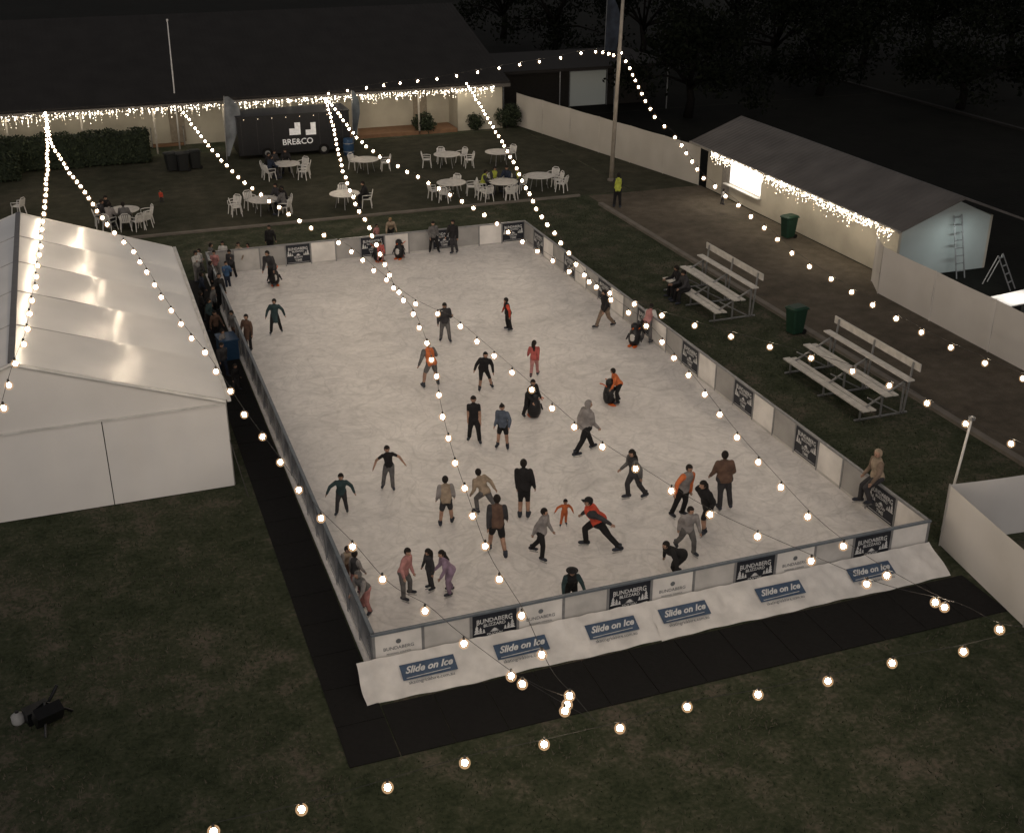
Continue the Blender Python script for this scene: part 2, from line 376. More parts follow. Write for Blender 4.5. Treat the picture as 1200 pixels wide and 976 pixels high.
mb=MB(); mb.obox(tl(TX1+.1,TY0,TE),tl(TX1+.1,TY1,TE),.1,.08); mb.build('gutter_rail',white,t)
for yy,lab in ((TY0-.05,1),(TY1+.05,0)):
    xs=[TX0,TRX-2.4,PY(128,550,TY0).x,TX1] if lab else [TX0,TRX,TX1]
    for a,b in zip(xs[:-1],xs[1:]):
        n=20;vs=[];fs=[]
        for r_ in range(9):
            for i in range(n+1):
                x=a+.012+(b-a-.024)*i/n; z=.02+(TE-.06)*r_/8
                vs.append(tl(x,yy+.022*math.sin(i*1.1+a)*math.sin(r_/8*3.1)-(.05*(1-r_/8) if lab else 0),z))
        for r_ in range(8):
            for i in range(n): q=r_*(n+1)+i; fs.append((q,q+1,q+n+2,q+n+1))
        mb=MB(); mb.add(vs,fs); mb.build('end_wall_panel',pvcw,t,True)
    mb=MB(); mb.add([tl(TX0,yy,TE-.05),tl(TX1,yy,TE-.05),tl(TX1,yy,TE),tl(TRX,yy,TR),tl(TX0,yy,TE)],[(0,1,2,3,4)]); mb.build('gable_panel',pvcw,t)
    mb=MB(); mb.path([tl(TX0,yy-.03,TE),tl(TRX,yy-.03,TR),tl(TX1,yy-.03,TE)],.05,6); mb.obox(tl(TX0,yy-.03,TE-.05),tl(TX1,yy-.03,TE-.05),.03,.05); mb.build('gable_frame',white,t)
mb=MB(); mb.tube(tl(TX1,TY0-.05,TE*.55),tl(TX1+.25,TY0-.9,.02),.012); mb.build('guy_rope',cable,t)
# ------------------------------------------------------------------ main building
cream=mat('cream_paint',(.42,.385,.31),.75,scale=.6,bump=.1)
cream2=mat('cream_fence',(.47,.44,.395),.8,(.42,.39,.345),scale=.5,bump=.1)
roofD=corr_mat('dark_metal_roof',(.027,.0245,.023),1.1,'X',.75)
wood=mat('timber_deck',(.20,.11,.06),.7,scale=4)
bx0,bx1,ye,ze,yr,zr=-45,22.0,52.6,3.0,64.8,6.5
t=thing('clubhouse','long low cream clubhouse with a wide dark roof and verandah behind the tables','building',(0,54.8,0))
L=lambda x,y,z:(x,y-54.8,z)
mb=MB(); mb.add([L(bx0,ye,ze),L(bx1,ye,ze),L(bx1,yr,zr),L(bx0,yr,zr),L(bx0,77,ze),L(bx1,77,ze)]+[L(bx0,ye,ze-.18),L(bx1,ye,ze-.18),L(bx1,yr,zr-.18),L(bx0,yr,zr-.18),L(bx0,77,ze-.18),L(bx1,77,ze-.18)],
 [(0,1,2,3),(3,2,5,4),(6,9,8,7),(9,10,11,8),(0,6,7,1),(4,5,11,10),(1,7,8,2),(2,8,11,5),(0,3,9,6),(3,4,10,9)]); mb.build('roof',roofD,t)
mb=MB(); mb.box(bx0,21.2,0,.2,0,3.1); mb.box(21.0,21.2,.2,21,0,2.9); mb.box(bx0,21.2,20.8,21,0,2.9); mb.build('wall',cream,t)
mb=MB(); mb.box(11.2,18.5,-2.1,-.01,0,.22); mb.build('verandah_floor',wood,t)
mb=MB(); mb.box(18.6,21.6,-1.9,-.02,.0,2.85); mb.build('side_room',cream,t)
mb=MB(); mb.box(bx0,bx1,-2.32,-2.24,2.66,2.86); mb.build('gutter',mat('dark_trim',(.10,.09,.08),.6),t)
for x in range(-20,19,4):
    mb=MB(); mb.box(x-.05,x+.05,-2.1,-2.0,.0,2.8); mb.build('verandah_post',mat('cream_post',(.38,.35,.30),.6),t)
for x in (16.2,1.0):
    mb=MB(); mb.box(x,x+.9,-.05,-.001,.2,2.25); d_=mb.build('door',mat('door_brown',(.24,.20,.15),.6),t)
    mb=MB(); mb.tube((x+.78,-.08,1.15),(x+.78,-.05,1.15),.03,.03,8); mb.build('handle',grey,d_)
t=thing('timber_steps','brown timber steps up to the clubhouse verandah beside the hedge','steps',tuple(P(198,172)))
for i in range(4):
    mb=MB(); mb.box(-.9,.9,i*.3,i*.3+.32,i*.17,i*.17+.16); mb.build('tread',wood,t)
for s_ in (-.95,.95):
    mb=MB(); mb.path([(s_,0,0),(s_,0,1),(s_,1.2,1.6),(s_,1.2,.6)],.03); mb.build('handrail',grey,t)
t=thing('annexe','low flat-roofed annexe with a pale lit room right of the clubhouse','building',(27.5,58,0))
mb=MB(); mb.box(-5.3,7.2,-3,5,2.95,3.15); mb.build('roof',mat('brown_roof',(.016,.013,.011),.85),t)
mb=MB(); mb.box(-5.3,7,0,.2,0,2.95); mb.box(-5.3,-5.1,.2,4.8,0,2.95); mb.build('wall',mat('brown_wall',(.03,.026,.022),.85),t)
mb=MB(); mb.box(.9,3.6,-.04,-.002,.05,2.4); mb.build('lit_room',emis('lit_white_room',(.45,.47,.43),.05),t)
mb=MB(); mb.box(.8,3.7,-.08,-.041,2.4,2.46); mb.box(.8,.86,-.08,-.041,0,2.4); mb.box(3.64,3.7,-.08,-.041,0,2.4); mb.build('door_frame',grey,t)
for x in (-5,-1,3,7):
    mb=MB(); mb.tube((x,-2.8,0),(x,-2.8,2.95),.04); mb.build('post',grey,t)
def fence(label,pts,h,m):
    a=Vector(pts[0]); t=thing('hoarding_fence',label,'fence',(a.x,a.y,0))
    for p,q in zip(pts[:-1],pts[1:]):
        p=Vector((p[0],p[1],0))-Vector((a.x,a.y,0)); q=Vector((q[0],q[1],0))-Vector((a.x,a.y,0)); Ls=(q-p).length; n=max(1,int(round(Ls/3.2)))
        for i in range(n):
            u=p+(q-p)*(i/n); w=p+(q-p)*((i+1)/n); d=(w-u).normalized()
            nn=Vector((-d.y,d.x,0)); vs=[];fs=[];K=12
            for r_ in range(7):
                for c_ in range(K+1):
                    b=u+d*.004+(w-u-d*.008)*(c_/K); z=.03+(h-.03)*r_/6
                    vs.append(b+nn*(.03*math.sin(c_*.9+i)*math.sin(r_/6*3.14))+Vector((0,0,z-(.02*math.sin(math.pi*c_/K) if r_==6 else 0))))
            for r_ in range(6):
                for c_ in range(K): z=r_*(K+1)+c_; fs.append((z,z+1,z+K+2,z+K+1))
            mb=MB(); mb.add(vs,fs); mb.build('panel',m,t,True)
        for i in range(n+1):
            u=p+(q-p)*(i/n); mb=MB(); mb.tube((u.x,u.y,0),(u.x,u.y,h+.02),.018); mb.build('post',m,t)
    return t
fence('long cream fence running from the clubhouse to the tin shed behind the tall pole',[(22.7,53.2),(26.4,35.2)],2.1,cream2)
fence('white fence running from the near end of the shed to the right edge',[(25.6,18.6),(24.9,17.2),(24.7,4.0)],1.95,mat('white_fence',(.62,.59,.56),.7,(.57,.54,.51),scale=.6,bump=.1))
fence('white hoarding at the near right corner of the rink',[(14.15,-6.0),(14.25,-3.3),(14.75,.3),(20.2,-.2)],1.75,mat('white_hoarding',(.68,.65,.62),.6,(.62,.59,.56),scale=.6,bump=.1))
# ------------------------------------------------------------------ shed
sx0,sx1,sy0,sy1=26.6,31.2,18.5,34.7
t=thing('shed','cream tin shed with a grey pitched roof, icicle lights and a lit serving hatch','shed',(sx0,sy0,0))
S_=lambda x,y,z:(x-sx0,y-sy0,z)
roofS=corr_mat('grey_tin_roof',(.13,.118,.11),1.0,'Y',.6)
cs=[(25.85,2.4),(28.75,3.5),(31.9,2.35)]
vs=[];yA,yB=17.5,35.3
for y in (yA,yB):
    for dz in (0,-.09):
        for x,z in cs: vs.append(S_(x,y,z+dz))
mb=MB(); mb.add(vs,[(0,1,7,6),(1,2,8,7),(3,9,10,4),(4,10,11,5),(0,6,9,3),(2,5,11,8),(0,3,4,1),(1,4,5,2),(6,7,10,9),(7,8,11,10)]); mb.build('roof',roofS,t)
wy0=PX(853,205,sx0).y; wy1=PX(893,205,sx0).y; ylo,yhi=min(wy0,wy1),max(wy0,wy1); wz1=PX(873,183,sx0).z; wz0=PX(873,224,sx0).z
wz0=max(.7,wz0); wz1=min(2.2,max(wz1,wz0+.9))
mb=MB()
mb.box(0,.12,0,ylo-sy0,0,2.5); mb.box(0,.12,yhi-sy0,sy1-sy0,0,2.5); mb.box(0,.12,ylo-sy0,yhi-sy0,0,wz0); mb.box(0,.12,ylo-sy0,yhi-sy0,wz1,2.5)
mb.box(sx1-sx0-.12,sx1-sx0,0,sy1-sy0,0,2.3); mb.build('wall',mat('shed_cream',(.46,.42,.35),.75,scale=.6,bump=.1),t)
gw=mat('pale_blue_wall',(.40,.44,.43),.75,(.37,.41,.40),scale=1)
for y0 in (0.003,sy1-sy0-.123):
    mb=MB(); prof=[(.12,0),(sx1-sx0-.12,0),(sx1-sx0-.12,2.3),(28.75-sx0,3.32),(.12,2.5)]
    vs=[(x,y0,z) for x,z in prof]+[(x,y0+.12,z) for x,z in prof]
    mb.add(vs,[(0,1,2,3,4),(9,8,7,6,5)]+[(i,(i+1)%5,(i+1)%5+5,i+5) for i in range(5)]); mb.build('gable_wall',gw,t)
mb=MB(); mb.box(.14,.17,ylo-sy0,yhi-sy0,wz0,wz1); mb.build('lit_interior',emis('lit_hatch',(1,.97,.92),1.5),t)
mb=MB(); mb.box(-.2,.12,ylo-sy0-.1,yhi-sy0+.1,wz0-.06,wz0-.01); mb.build('hatch_counter',white,t)
mb=MB(); mb.obox(S_(25.80,yA,2.34),S_(25.80,yB,2.34),.1,.1); mb.build('gutter',mat('cream_trim2',(.30,.28,.25),.6),t)
mb=MB(); mb.box(-.01,-.002,13.8,14.6,0,2.05); mb.build('side_door',mat('door_grey2',(.24,.22,.20),.6),t)
for nm,x,y,hh,rz,lb in (('ladder',29.3,17.95,2.5,0,'metal ladder leaning on the pale end wall of the shed'),('step_ladder',30.2,16.0,1.3,.4,'short white step ladder standing behind the white fence')):
    t=thing(nm,lb,'ladder',(x,y,0),rz)
    for s_ in (-.2,.2):
        mb=MB(); mb.obox((s_,-.3,0),(s_,.45,hh),.05,.03); mb.build('rail',grey,t)
        if nm=='step_ladder': mb=MB(); mb.obox((s_,.9,0),(s_,.45,hh),.04,.03); mb.build('rear_leg',white,t)
    for i in range(1,int(hh/.3)+1):
        f=i*.3/hh
        if f<.98: mb=MB(); mb.obox((-.2,-.3+.75*f,hh*f),(.2,-.3+.75*f,hh*f),.06,.03); mb.build('rung',grey,t)
c=P(1192,349,.9); t=thing('bright_patch_table','white trestle table standing in for the bright patch behind the right fence','table',(c.x,c.y,0),RD(8))  # table added as a stand-in for a bright patch beyond the fence
MB().box(-1.0,1.2,-.55,.55,.86,.90).build('tabletop',white,t)  # top of the added stand-in table
for x in (-.8,.8):
    MB().box(x-.02,x+.02,-.35,.35,0,.86).build('leg',grey,t)
# ------------------------------------------------------------------ icicle light curtains
def icicles(label,a,b,n,seed,drop):
    rnd=random.Random(seed); a=Vector(a);b=Vector(b); mb=MB()
    for i in range(n):
        u=(i+rnd.uniform(-.6,1.4))/n; u=max(0,min(1,u)); p=a+(b-a)*u; k=rnd.choice((1,2,2,3,4,6))
        for j in range(k):
            q=p+Vector((rnd.uniform(-.03,.03),rnd.uniform(-.05,.05),-drop*j*rnd.uniform(.8,1.2)+rnd.uniform(-.05,.05))); r=rnd.choice((.014,.018,.022,.030,.042)) if j<3 else rnd.choice((.014,.02)); mb.k=rnd.choice((0,0,1)) if j<3 else rnd.choice((0,1))
            mb.add([q+Vector(v)*r for v in ((1,0,0),(-1,0,0),(0,1,0),(0,-1,0),(0,0,1),(0,0,-1))],[(0,2,4),(2,1,4),(1,3,4),(3,0,4),(2,0,5),(1,2,5),(3,1,5),(0,3,5)])
    t=thing('icicle_lights',label,'string lights',tuple(a))
    o=mb.build('lit_bulb',[tinym,tinyd],t); o.location=-a; o['kind']='stuff'
    mb=MB(); mb.tube((0,0,.01),b-a+Vector((0,0,.01)),.008,.008,4); mb.build('cable',cable,t)
icicles('icicle lights hanging thickly under the clubhouse eave',(-22,52.30,2.72),(20.9,52.30,2.72),520,5,.105)
icicles('icicle lights hanging along the front eave of the shed',(25.70,17.7,2.32),(25.70,32.8,2.32),250,6,.095)
def arealamp(name,loc,sx,sy,e,rot=(0,0,0),col=(1,.88,.68)):
    l=bpy.data.lights.new(name,'AREA'); l.shape='RECTANGLE'; l.size=sx; l.size_y=sy; l.energy=e; l.color=col
    o=bpy.data.objects.new(name,l); COL.objects.link(o); o.location=loc; o.rotation_euler=rot
arealamp('eave_lamp',(0,52.35,2.5),42,.15,150,(RD(20),0,0))
arealamp('shed_eave_lamp',(25.6,25.4,2.1),.15,14.5,80,(0,0,0))
arealamp('gable_lamp',(29.2,17.2,2.3),1.5,.1,17,(RD(15),0,0),(.85,.98,.96))
arealamp('hatch_lamp',(26.3,(ylo+yhi)/2,2.0),.1,1.5,14,(0,RD(-20),0),(1,.95,.85))
arealamp('table_fill',(c.x,c.y,2.2),.5,.5,45,(0,0,0),(1,.95,.88))  # added fill light that brightens the stand-in table, no fitting there
# ------------------------------------------------------------------ string lights
bulbme=MB().sph((0,0,0),(.048,.048,.052),10,7).mesh('bulb',bulbm,True)
halome=MB().sph((0,0,-.005),(.092,.092,.096),14,10).mesh('halo',halom,True)
sockme=MB().tube((0,0,.085),(0,0,.14),.026,.02,6).mesh('socket',cable)
def catm(pts,step):
    dense=[]; n=len(pts)
    for i in range(n-1):
        p0=pts[max(i-1,0)];p1=pts[i];p2=pts[i+1];p3=pts[min(i+2,n-1)]
        for k in range(24):
            t=k/24; dense.append(.5*((2*p1)+(p2-p0)*t+(2*p0-5*p1+4*p2-p3)*t*t+(3*p1-p0-3*p2+p3)*t**3))
    dense.append(pts[-1]); acc=0;out=[dense[0]]
    for a,b in zip(dense[:-1],dense[1:]):
        L_=(b-a).length
        while acc+L_>=step:
            u=(step-acc)/L_; a=a+(b-a)*u; out.append(a); L_=(b-a).length; acc=0
        acc+=L_
    return out,dense
def string(label,pix,zs,step=1.2):
    n=len(pix); pts=[]
    for i,(x,y) in enumerate(pix):
        u=i/(n-1)*(len(zs)-1); k=min(int(u),len(zs)-2); z=zs[k]+(zs[k+1]-zs[k])*(u-k); pts.append(P(x,y,z))
    bl,dense=catm(pts,step); o=bl[0]
    t=thing('festoon_lights',label,'string lights',tuple(o),0,'festoon strings of warm bulbs over the rink')
    mb=MB(); mb.path([p-o+Vector((0,0,.13)) for p in dense[::3]]+[dense[-1]-o+Vector((0,0,.13))],.006,4); mb.build('cable',cable,t)
    for p in bl[:99]:
        b=bpy.data.objects.new('bulb',bulbme); COL.objects.link(b); b.parent=t; b.location=p-o+Vector((random.uniform(-.03,.03),random.uniform(-.03,.03),random.uniform(-.02,.01)))
        for nm,me in (('socket',sockme),('halo',halome)):
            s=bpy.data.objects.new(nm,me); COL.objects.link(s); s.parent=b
string('festoon string rising from the clubhouse eave to the tall pole',[(385,110),(430,103),(465,98),(512,93),(558,85),(603,77),(647,70),(692,61),(722,66)],[3.2,6.5])
string('festoon string over the right marquee slope and down along the left barrier',[(53,133),(58,160),(66,178),(80,200),(92,215),(110,242),(128,265),(152,290),(172,318),(190,348),(213,382),(240,415),(262,447),(285,483),(323,535),(365,592),(412,640),(457,690),(501,716),(531,742),(567,770),(610,801),(659,831),(697,852)],[3.2,4.5,4.5,3.7,3.6])
string('festoon string running straight over the middle of the marquee roof',[(53,133),(55,172),(55,205),(52,240),(48,275),(44,320),(38,355),(31,395),(21,420),(11,450),(1,488)],[3.2,4.8,5.5,5.8,5.8])
string('festoon string diagonally across the ice from the flagpole to the near right corner',[(215,132),(232,155),(257,185),(285,212),(320,238),(360,265),(410,293),(447,324),(478,350),(505,365),(533,378),(583,420),(635,466),(690,513),(757,557),(832,603),(923,645),(1030,690),(1117,712),(1165,735),(1197,742)],[3.2,3.8,3.8,3.8])
string('festoon string from the bar trailer down the middle of the ice',[(381,116),(388,140),(395,170),(402,200),(415,235),(433,268),(447,300),(463,340),(487,372),(508,430),(517,480),(530,533),(550,592),(573,655),(597,695),(615,725),(645,790),(672,822),(697,852)],[3.2,3.8,3.8,3.8])
string('festoon string over the far tables and past the bleachers to the right edge',[(383,116),(398,135),(415,158),(440,180),(475,200),(520,224),(560,247),(600,275),(650,307),(700,336),(750,360),(800,377),(865,396),(930,414),(1000,434),(1055,458),(1100,480),(1145,503),(1197,525)],[3.2,3.8,3.8,3.6])
string('festoon string over the far right rink corner and down the right barrier',[(547,98),(560,120),(577,148),(596,180),(615,217),(632,250),(657,283),(685,322),(714,350),(757,382),(795,425),(830,468),(862,510),(900,553),(955,612),(1010,655),(1065,688),(1112,712)],[3.2,3.8,3.8,3.6])
string('festoon string from the tall pole past the shed to the right edge',[(728,62),(738,80),(752,110),(770,140),(795,165),(822,205),(868,243),(905,275),(937,303),(990,337),(1050,373),(1100,400),(1155,425),(1199,443)],[6.5,4.6,3.8,3.8])
string('festoon string sagging across the dark lawn in front of the rink',[(250,972),(357,948),(455,920),(548,893),(640,873),(728,852),(808,829),(892,814),(972,797),(1046,777),(1124,763),(1197,745)],[3.2,3.0,3.0,3.2],1.30)
string('short loose end of festoon lights hanging in front of the tarpaulin',[(610,800),(640,815),(672,826)],[3.6,3.6],.9)
# ------------------------------------------------------------------ poles
b=P(716,212); tp=PY(732,-30,b.y)
t=thing('light_pole','tall bare timber pole standing by the cream fence behind the far right corner','pole',(b.x,b.y,0))
MB().tube((0,0,0),(tp.x-b.x,0,tp.z),.12,.08,12).build('shaft',mat('weathered_timber',(.34,.30,.25),.8,scale=3),t,True)
MB().lathe((0,0,0),[(.2,0),(.2,.1),(.14,.14)],12).build('base_collar',conc,t)
b=P(211,175); tp=PY(196,25,b.y)
t=thing('flagpole','slim white flagpole in front of the clubhouse steps','flagpole',(b.x,b.y,0))
MB().tube((0,0,0),(tp.x-b.x,0,tp.z),.05,.03,8).build('shaft',white,t,True); MB().sph((tp.x-b.x,0,tp.z+.05),.07).build('finial',white,t,True)
b=Vector((15.3,.9,0)); tp=PY(1139,490,.9)
t=thing('string_light_pole','leaning white metal pole at the near right corner of the rink','pole',(b.x,b.y,0))
MB().tube((0,0,0),(tp.x-b.x,0,tp.z),.035,.03,8).build('shaft',white,t,True)
MB().box(tp.x-b.x-.06,tp.x-b.x+.06,-.06,.06,tp.z-.05,tp.z+.04).build('cap',grey,t)
def feather(px,py,top,w,col,label,lean):
    b=P(px,py); h=hgt(px,py,top)
    t=thing('feather_banner',label,'banner',(b.x,b.y,0))
    pts=[(lean*h*(i/10)**1.2,0,h*i/10) for i in range(11)]
    MB().path(pts,.025,6).build('pole',grey,t)
    n=18;vs=[];fs=[]
    for i in range(n+1):
        u=i/n; z=h*(.06+.93*u); x=lean*h*(z/h)**1.2; ww=w*min(1,.15+1.5*u)*(1-max(0,(u-.72)/.28)**2*.75)
        for k in range(5): vs.append((x+.03+ww*k/4,.04*math.sin(k+u*4),z))
    for i in range(n):
        for k in range(4): q=i*5+k; fs.append((q,q+1,q+6,q+5))
    mb=MB(); mb.add(vs,fs); mb.build('sail',mat('sail_'+label[:8],col,.6,tuple(c*.35 for c in col),scale=1.2),t,True)
feather(266,188,113,.85,(.22,.235,.25),'grey and white feather banner at the left end of the bar trailer',.05)
feather(414,172,106,.45,(.10,.12,.14),'slim dark feather banner right of the bar trailer',.02)
feather(706,112,-8,1.1,(.05,.06,.08),'tall dark blue feather banner beside the tall timber pole',.02)
blk=mat('black_paint',(.014,.014,.016),.4)
t=thing('bar_trailer','black bar trailer with white block logo and lettering in front of the clubhouse','trailer',(4.3,49.3,0))
MB().box(0,6.5,0,2.2,.25,2.42).build('body',blk,t)
MB().box(-.04,6.54,-.04,2.24,2.425,2.48).build('roof',mat('trailer_roof',(.02,.02,.022),.6),t)
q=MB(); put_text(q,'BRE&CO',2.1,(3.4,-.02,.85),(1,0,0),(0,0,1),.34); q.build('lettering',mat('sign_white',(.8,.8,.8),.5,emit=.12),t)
for x0,x1,z0,z1 in ((2.95,3.27,1.25,1.62),(3.275,3.6,1.25,1.95),(3.9,4.2,1.2,1.5),(4.205,4.5,1.2,1.9)): MB().box(x0,x1,-.02,-.005,z0,z1).build('logo_block',MATS['sign_white'],t)
for i in (0,2,4,10,12,13): MB().box(.2+i*.45,.24+i*.45,-.012,-.003,.3,2.38).build('cladding_batten',mat('batten',(.03,.03,.032),.5),t)
for x in (1.6,4.9):
    w_=MB().tube((x,-.05,.32),(x,.2,.32),.32,.32,16).build('wheel',dark,t); MB().tube((x,-.06,.32),(x,-.05,.32),.16,.16,12).build('rim',grey,w_)
for i in range(8): MB().sph((.4+i*.8,-.06,2.3),.025,6,4).build('downlight',tinyd,t)
def bin_(px,py,label,col,name='wheelie_bin'):
    b=P(px,py); t=thing(name,label,'bin',(b.x,b.y,0),RD(-80)); m=mat('bin_'+name+str(col[1]),col,.5)
    def rr(hx,hy,z): return [Vector((hx*a,hy*c,z)) for a,c in ((-1,-.8),(-.8,-1),(.8,-1),(1,-.8),(1,.8),(.8,1),(-.8,1),(-1,.8))]
    MB().loft([rr(.22,.25,.08),rr(.27,.33,.95),rr(.29,.35,.97)]).build('bin_body',m,t)
    MB().loft([rr(.30,.37,.98),rr(.30,.37,1.02),rr(.22,.28,1.08)]).build('lid',m,t)
    MB().tube((-.25,.38,.95),(.25,.38,.95),.02).build('handle',m,t)
    for s_ in (-.2,.2): MB().tube((s_-.03,.27,.1),(s_+.03,.27,.1),.1,.1,12).build('wheel',dark,t)
bin_(923,279,'green wheelie bin standing in front of the shed wall',(.010,.036,.022))
bin_(931,391,'green wheelie bin standing between the two bleachers',(.010,.037,.022))
bin_(202,201,'leftmost black bin by the clubhouse steps',(.012,.013,.013)); bin_(215,201,'middle black bin by the clubhouse steps',(.012,.0131,.013)); bin_(229,198,'rightmost black bin by the clubhouse steps',(.012,.0132,.013))
def barrel(px,py,label,col,h=.95,r=.32):
    b=P(px,py); t=thing('drum',label,'drum',(b.x,b.y,0)); m=mat('drum%.3f'%col[2],col,.5)
    MB().lathe((0,0,0),[(r*.86,0),(r*.97,.25*h),(r,.5*h),(r*.97,.75*h),(r*.88,h)],18).build('shell',m,t,True)
    for z in (.25,.75): MB().lathe((0,0,z*h-.02),[(r*.99,0),(r*1.01,.02),(r*.99,.04)],18).build('hoop',grey,t)
    MB().lathe((0,0,h),[(r*.8,.001),(r*.8,.03)],18).build('lid',m,t)
barrel(409,182,'blue drum at the right end of the bar trailer',(.02,.055,.12))
# ------------------------------------------------------------------ bleachers
alu=mat('aluminium_plank',(.60,.57,.53),.45,metal=.15,scale=5)
def bleacher(y0,y1,label,xo=17.1):
    t=thing('bleacher',label,'bleacher',(xo,y0,0)); Ly=y1-y0
    for k,(x,z) in enumerate(((.1,.42),(.85,.82),(1.6,1.22))):
        MB().box(x-.13,x+.13,0,Ly,z,z+.045).build('seat',alu,t)
        if k: MB().box(x-.56,x-.38,.02,Ly-.02,z-.42,z-.38).build('foot_plank',alu,t)
    MB().box(1.86,1.90,0,Ly,1.5,1.75).build('backrest',alu,t)
    for y in (.3,Ly/2,Ly-.3):
        mb=MB()
        for x,z in ((.1,.42),(.85,.82),(1.6,1.22)): mb.obox((x,y,0),(x,y,z),.05,.05,(0,1,0))
        mb.obox((-.1,y,.04),(1.85,y,.04),.05,.05); mb.obox((.1,y,.36),(1.75,y,1.18),.05,.05); mb.obox((1.7,y,0),(1.83,y,1.72),.05,.05,(0,1,0)); mb.obox((1.55,y,.05),(.3,y,.75),.04,.04); mb.build('support_frame',grey,t)
bleacher(16.3,20.7,'three-tier aluminium bleacher further from the camera beside the right barrier')
bleacher(7.0,11.6,'three-tier aluminium bleacher nearer the camera beside the right barrier')
# ------------------------------------------------------------------ tables & chairs
def make_chair():
    t=thing('plastic_chair','white plastic chair','chair')
    mb=MB(); mb.loft([[Vector(p) for p in ((-.2,-.2,.42),(.2,-.2,.42),(.23,.22,.44),(-.23,.22,.44))],[Vector(p) for p in ((-.2,-.2,.45),(.2,-.2,.45),(.23,.22,.47),(-.23,.22,.47))]]); mb.build('seat',white,t)
    mb=MB()
    for i in range(5): x=-.16+.08*i; mb.obox((x,-.21,.46),(x*1.1,-.29,.80),.06,.02,(0,1,0))
    mb.path([(-.21,-.21,.46),(-.22,-.29,.78),(-.12,-.31,.87),(.12,-.31,.87),(.22,-.29,.78),(.21,-.21,.46)],.022,5); mb.build('backrest',white,t)
    for s_ in (-1,1):
        MB().path([(s_*.22,-.26,.66),(s_*.27,.0,.66),(s_*.26,.2,.64),(s_*.23,.21,.46)],.02,5).build('armrest',white,t)
        for yy in (-.19,.2): MB().tube((s_*.2,yy,.43),(s_*.25,yy*1.25,0),.028,.02,6).build('leg',white,t)
    return t
def make_table():
    t=thing('round_table','x','table')
    MB().lathe((0,0,.70),[(.74,0),(.76,.01),(.76,.035),(.74,.04)],28).build('tabletop',mat('table_top',(.58,.55,.51),.5),t)
    for a in range(4):
        A=a*math.pi/2+.4; MB().tube((.35*math.cos(A),.35*math.sin(A),.7),(.5*math.cos(A),.5*math.sin(A),0),.018,.018,6).build('leg',grey,t)
    return t
CH0=make_chair(); TB0=make_table(); firstC=[True]; firstT=[True]
def place(root,flag,loc,rz,label,group):
    if flag[0]:
        flag[0]=False; root.location=loc; root.rotation_euler=(0,0,rz); root['label']=label; root['group']=group; return root
    return dup(root,loc,rz,label,group)
SIT=[]
tabs=[(144,246,[20,330],[160,205,250,290],'at the marquee end'),
(335,192,[0,45,330],[100,140,180,225],'just right of the left feather banner'),
(309,234,[200,135],[345,20,60],'left of the front row'),
(404,227,[95],[5],'in front of the bar trailer'),
(428,187,[20,130],[],'right of the bar trailer'),
(524,181,[0,50,120,180],[],'in the centre of the back row'),
(529,214,[10,80,215,260],[],'in the centre of the front row'),
(584,178,[60],[],'right of the back row'),
(590,213,[215,300],[175,120,80,35],'with yellow vests'),
(632,206,[330,20],[],'nearest the tall pole')]
for i,(px,py,ch,si,d) in enumerate(tabs):
    c=P(px,py,.72); place(TB0,firstT,(c.x,c.y,0),i*.3,'round pale folding table '+d,'round tables behind the rink')
    for a in ch:
        v=view(a+random.uniform(-8,8)); p=Vector((c.x,c.y,0))+v*random.uniform(1.0,1.35); rz=math.atan2(v.x,-v.y)+random.uniform(-.3,.3)
        place(CH0,firstC,tuple(p),rz,'empty white plastic chair, table '+d,'chairs at the table '+d)
    for a in si:
        v=view(a); p=Vector((c.x,c.y,0))+v*1.08; rz=math.atan2(v.x,-v.y)
        place(CH0,firstC,tuple(p),rz,'occupied white plastic chair, table '+d,'chairs with people at the table '+d)
        SIT.append((i,a,p,rz,d))
for px,py,rz,l in ((23,252,1.0,'white plastic chair alone at the left edge beyond the marquee'),(276,250,2.4,'white plastic chair pulled out left of the front tables'),(163,270,.4,'white plastic chair beside the marquee end'),(648,216,2.2,'rightmost white plastic chair by the tall pole table'),(571,236,.2,'white plastic chair turned away in front of the yellow vest group'),(598,236,-.3,'second white plastic chair in front of the yellow vest group')):
    c=P(px,py); place(CH0,firstC,(c.x,c.y,0),rz,l,'single chairs')
# ------------------------------------------------------------------ foliage
leafD=mat('dark_leaf',(.016,.024,.012),.8); leafL=mat('light_leaf',(.032,.042,.02),.8)
leafN=mat('night_leaf',(.0045,.006,.0035),.9,spec=.05); leafN2=mat('night_leaf_pale',(.010,.012,.007),.9,spec=.05)  # far trees: night darkness put into the leaf and bark colours
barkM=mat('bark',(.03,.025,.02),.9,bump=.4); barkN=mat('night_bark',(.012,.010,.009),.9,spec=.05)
def leaves(mb,c,r,n,size,rnd,shell=.6):
    for _ in range(n):
        while True:
            d=Vector((rnd.uniform(-1,1),rnd.uniform(-1,1),rnd.uniform(-1,1)))
            if .05<d.length<1: break
        d=d.normalized()*(shell+(1-shell)*rnd.random()); p=Vector(c)+Vector((d.x*r[0],d.y*r[1],d.z*r[2]))
        a=Vector((rnd.gauss(0,1),rnd.gauss(0,1),rnd.gauss(0,1))).normalized(); b=a.cross(Vector((rnd.gauss(0,1),rnd.gauss(0,1),rnd.gauss(0,1)))).normalized(); s=size*rnd.uniform(.6,1.3)
        mb.k=rnd.randint(0,1); mb.quad(p-a*s,p-b*s*.45,p+a*s,p+b*s*.45)
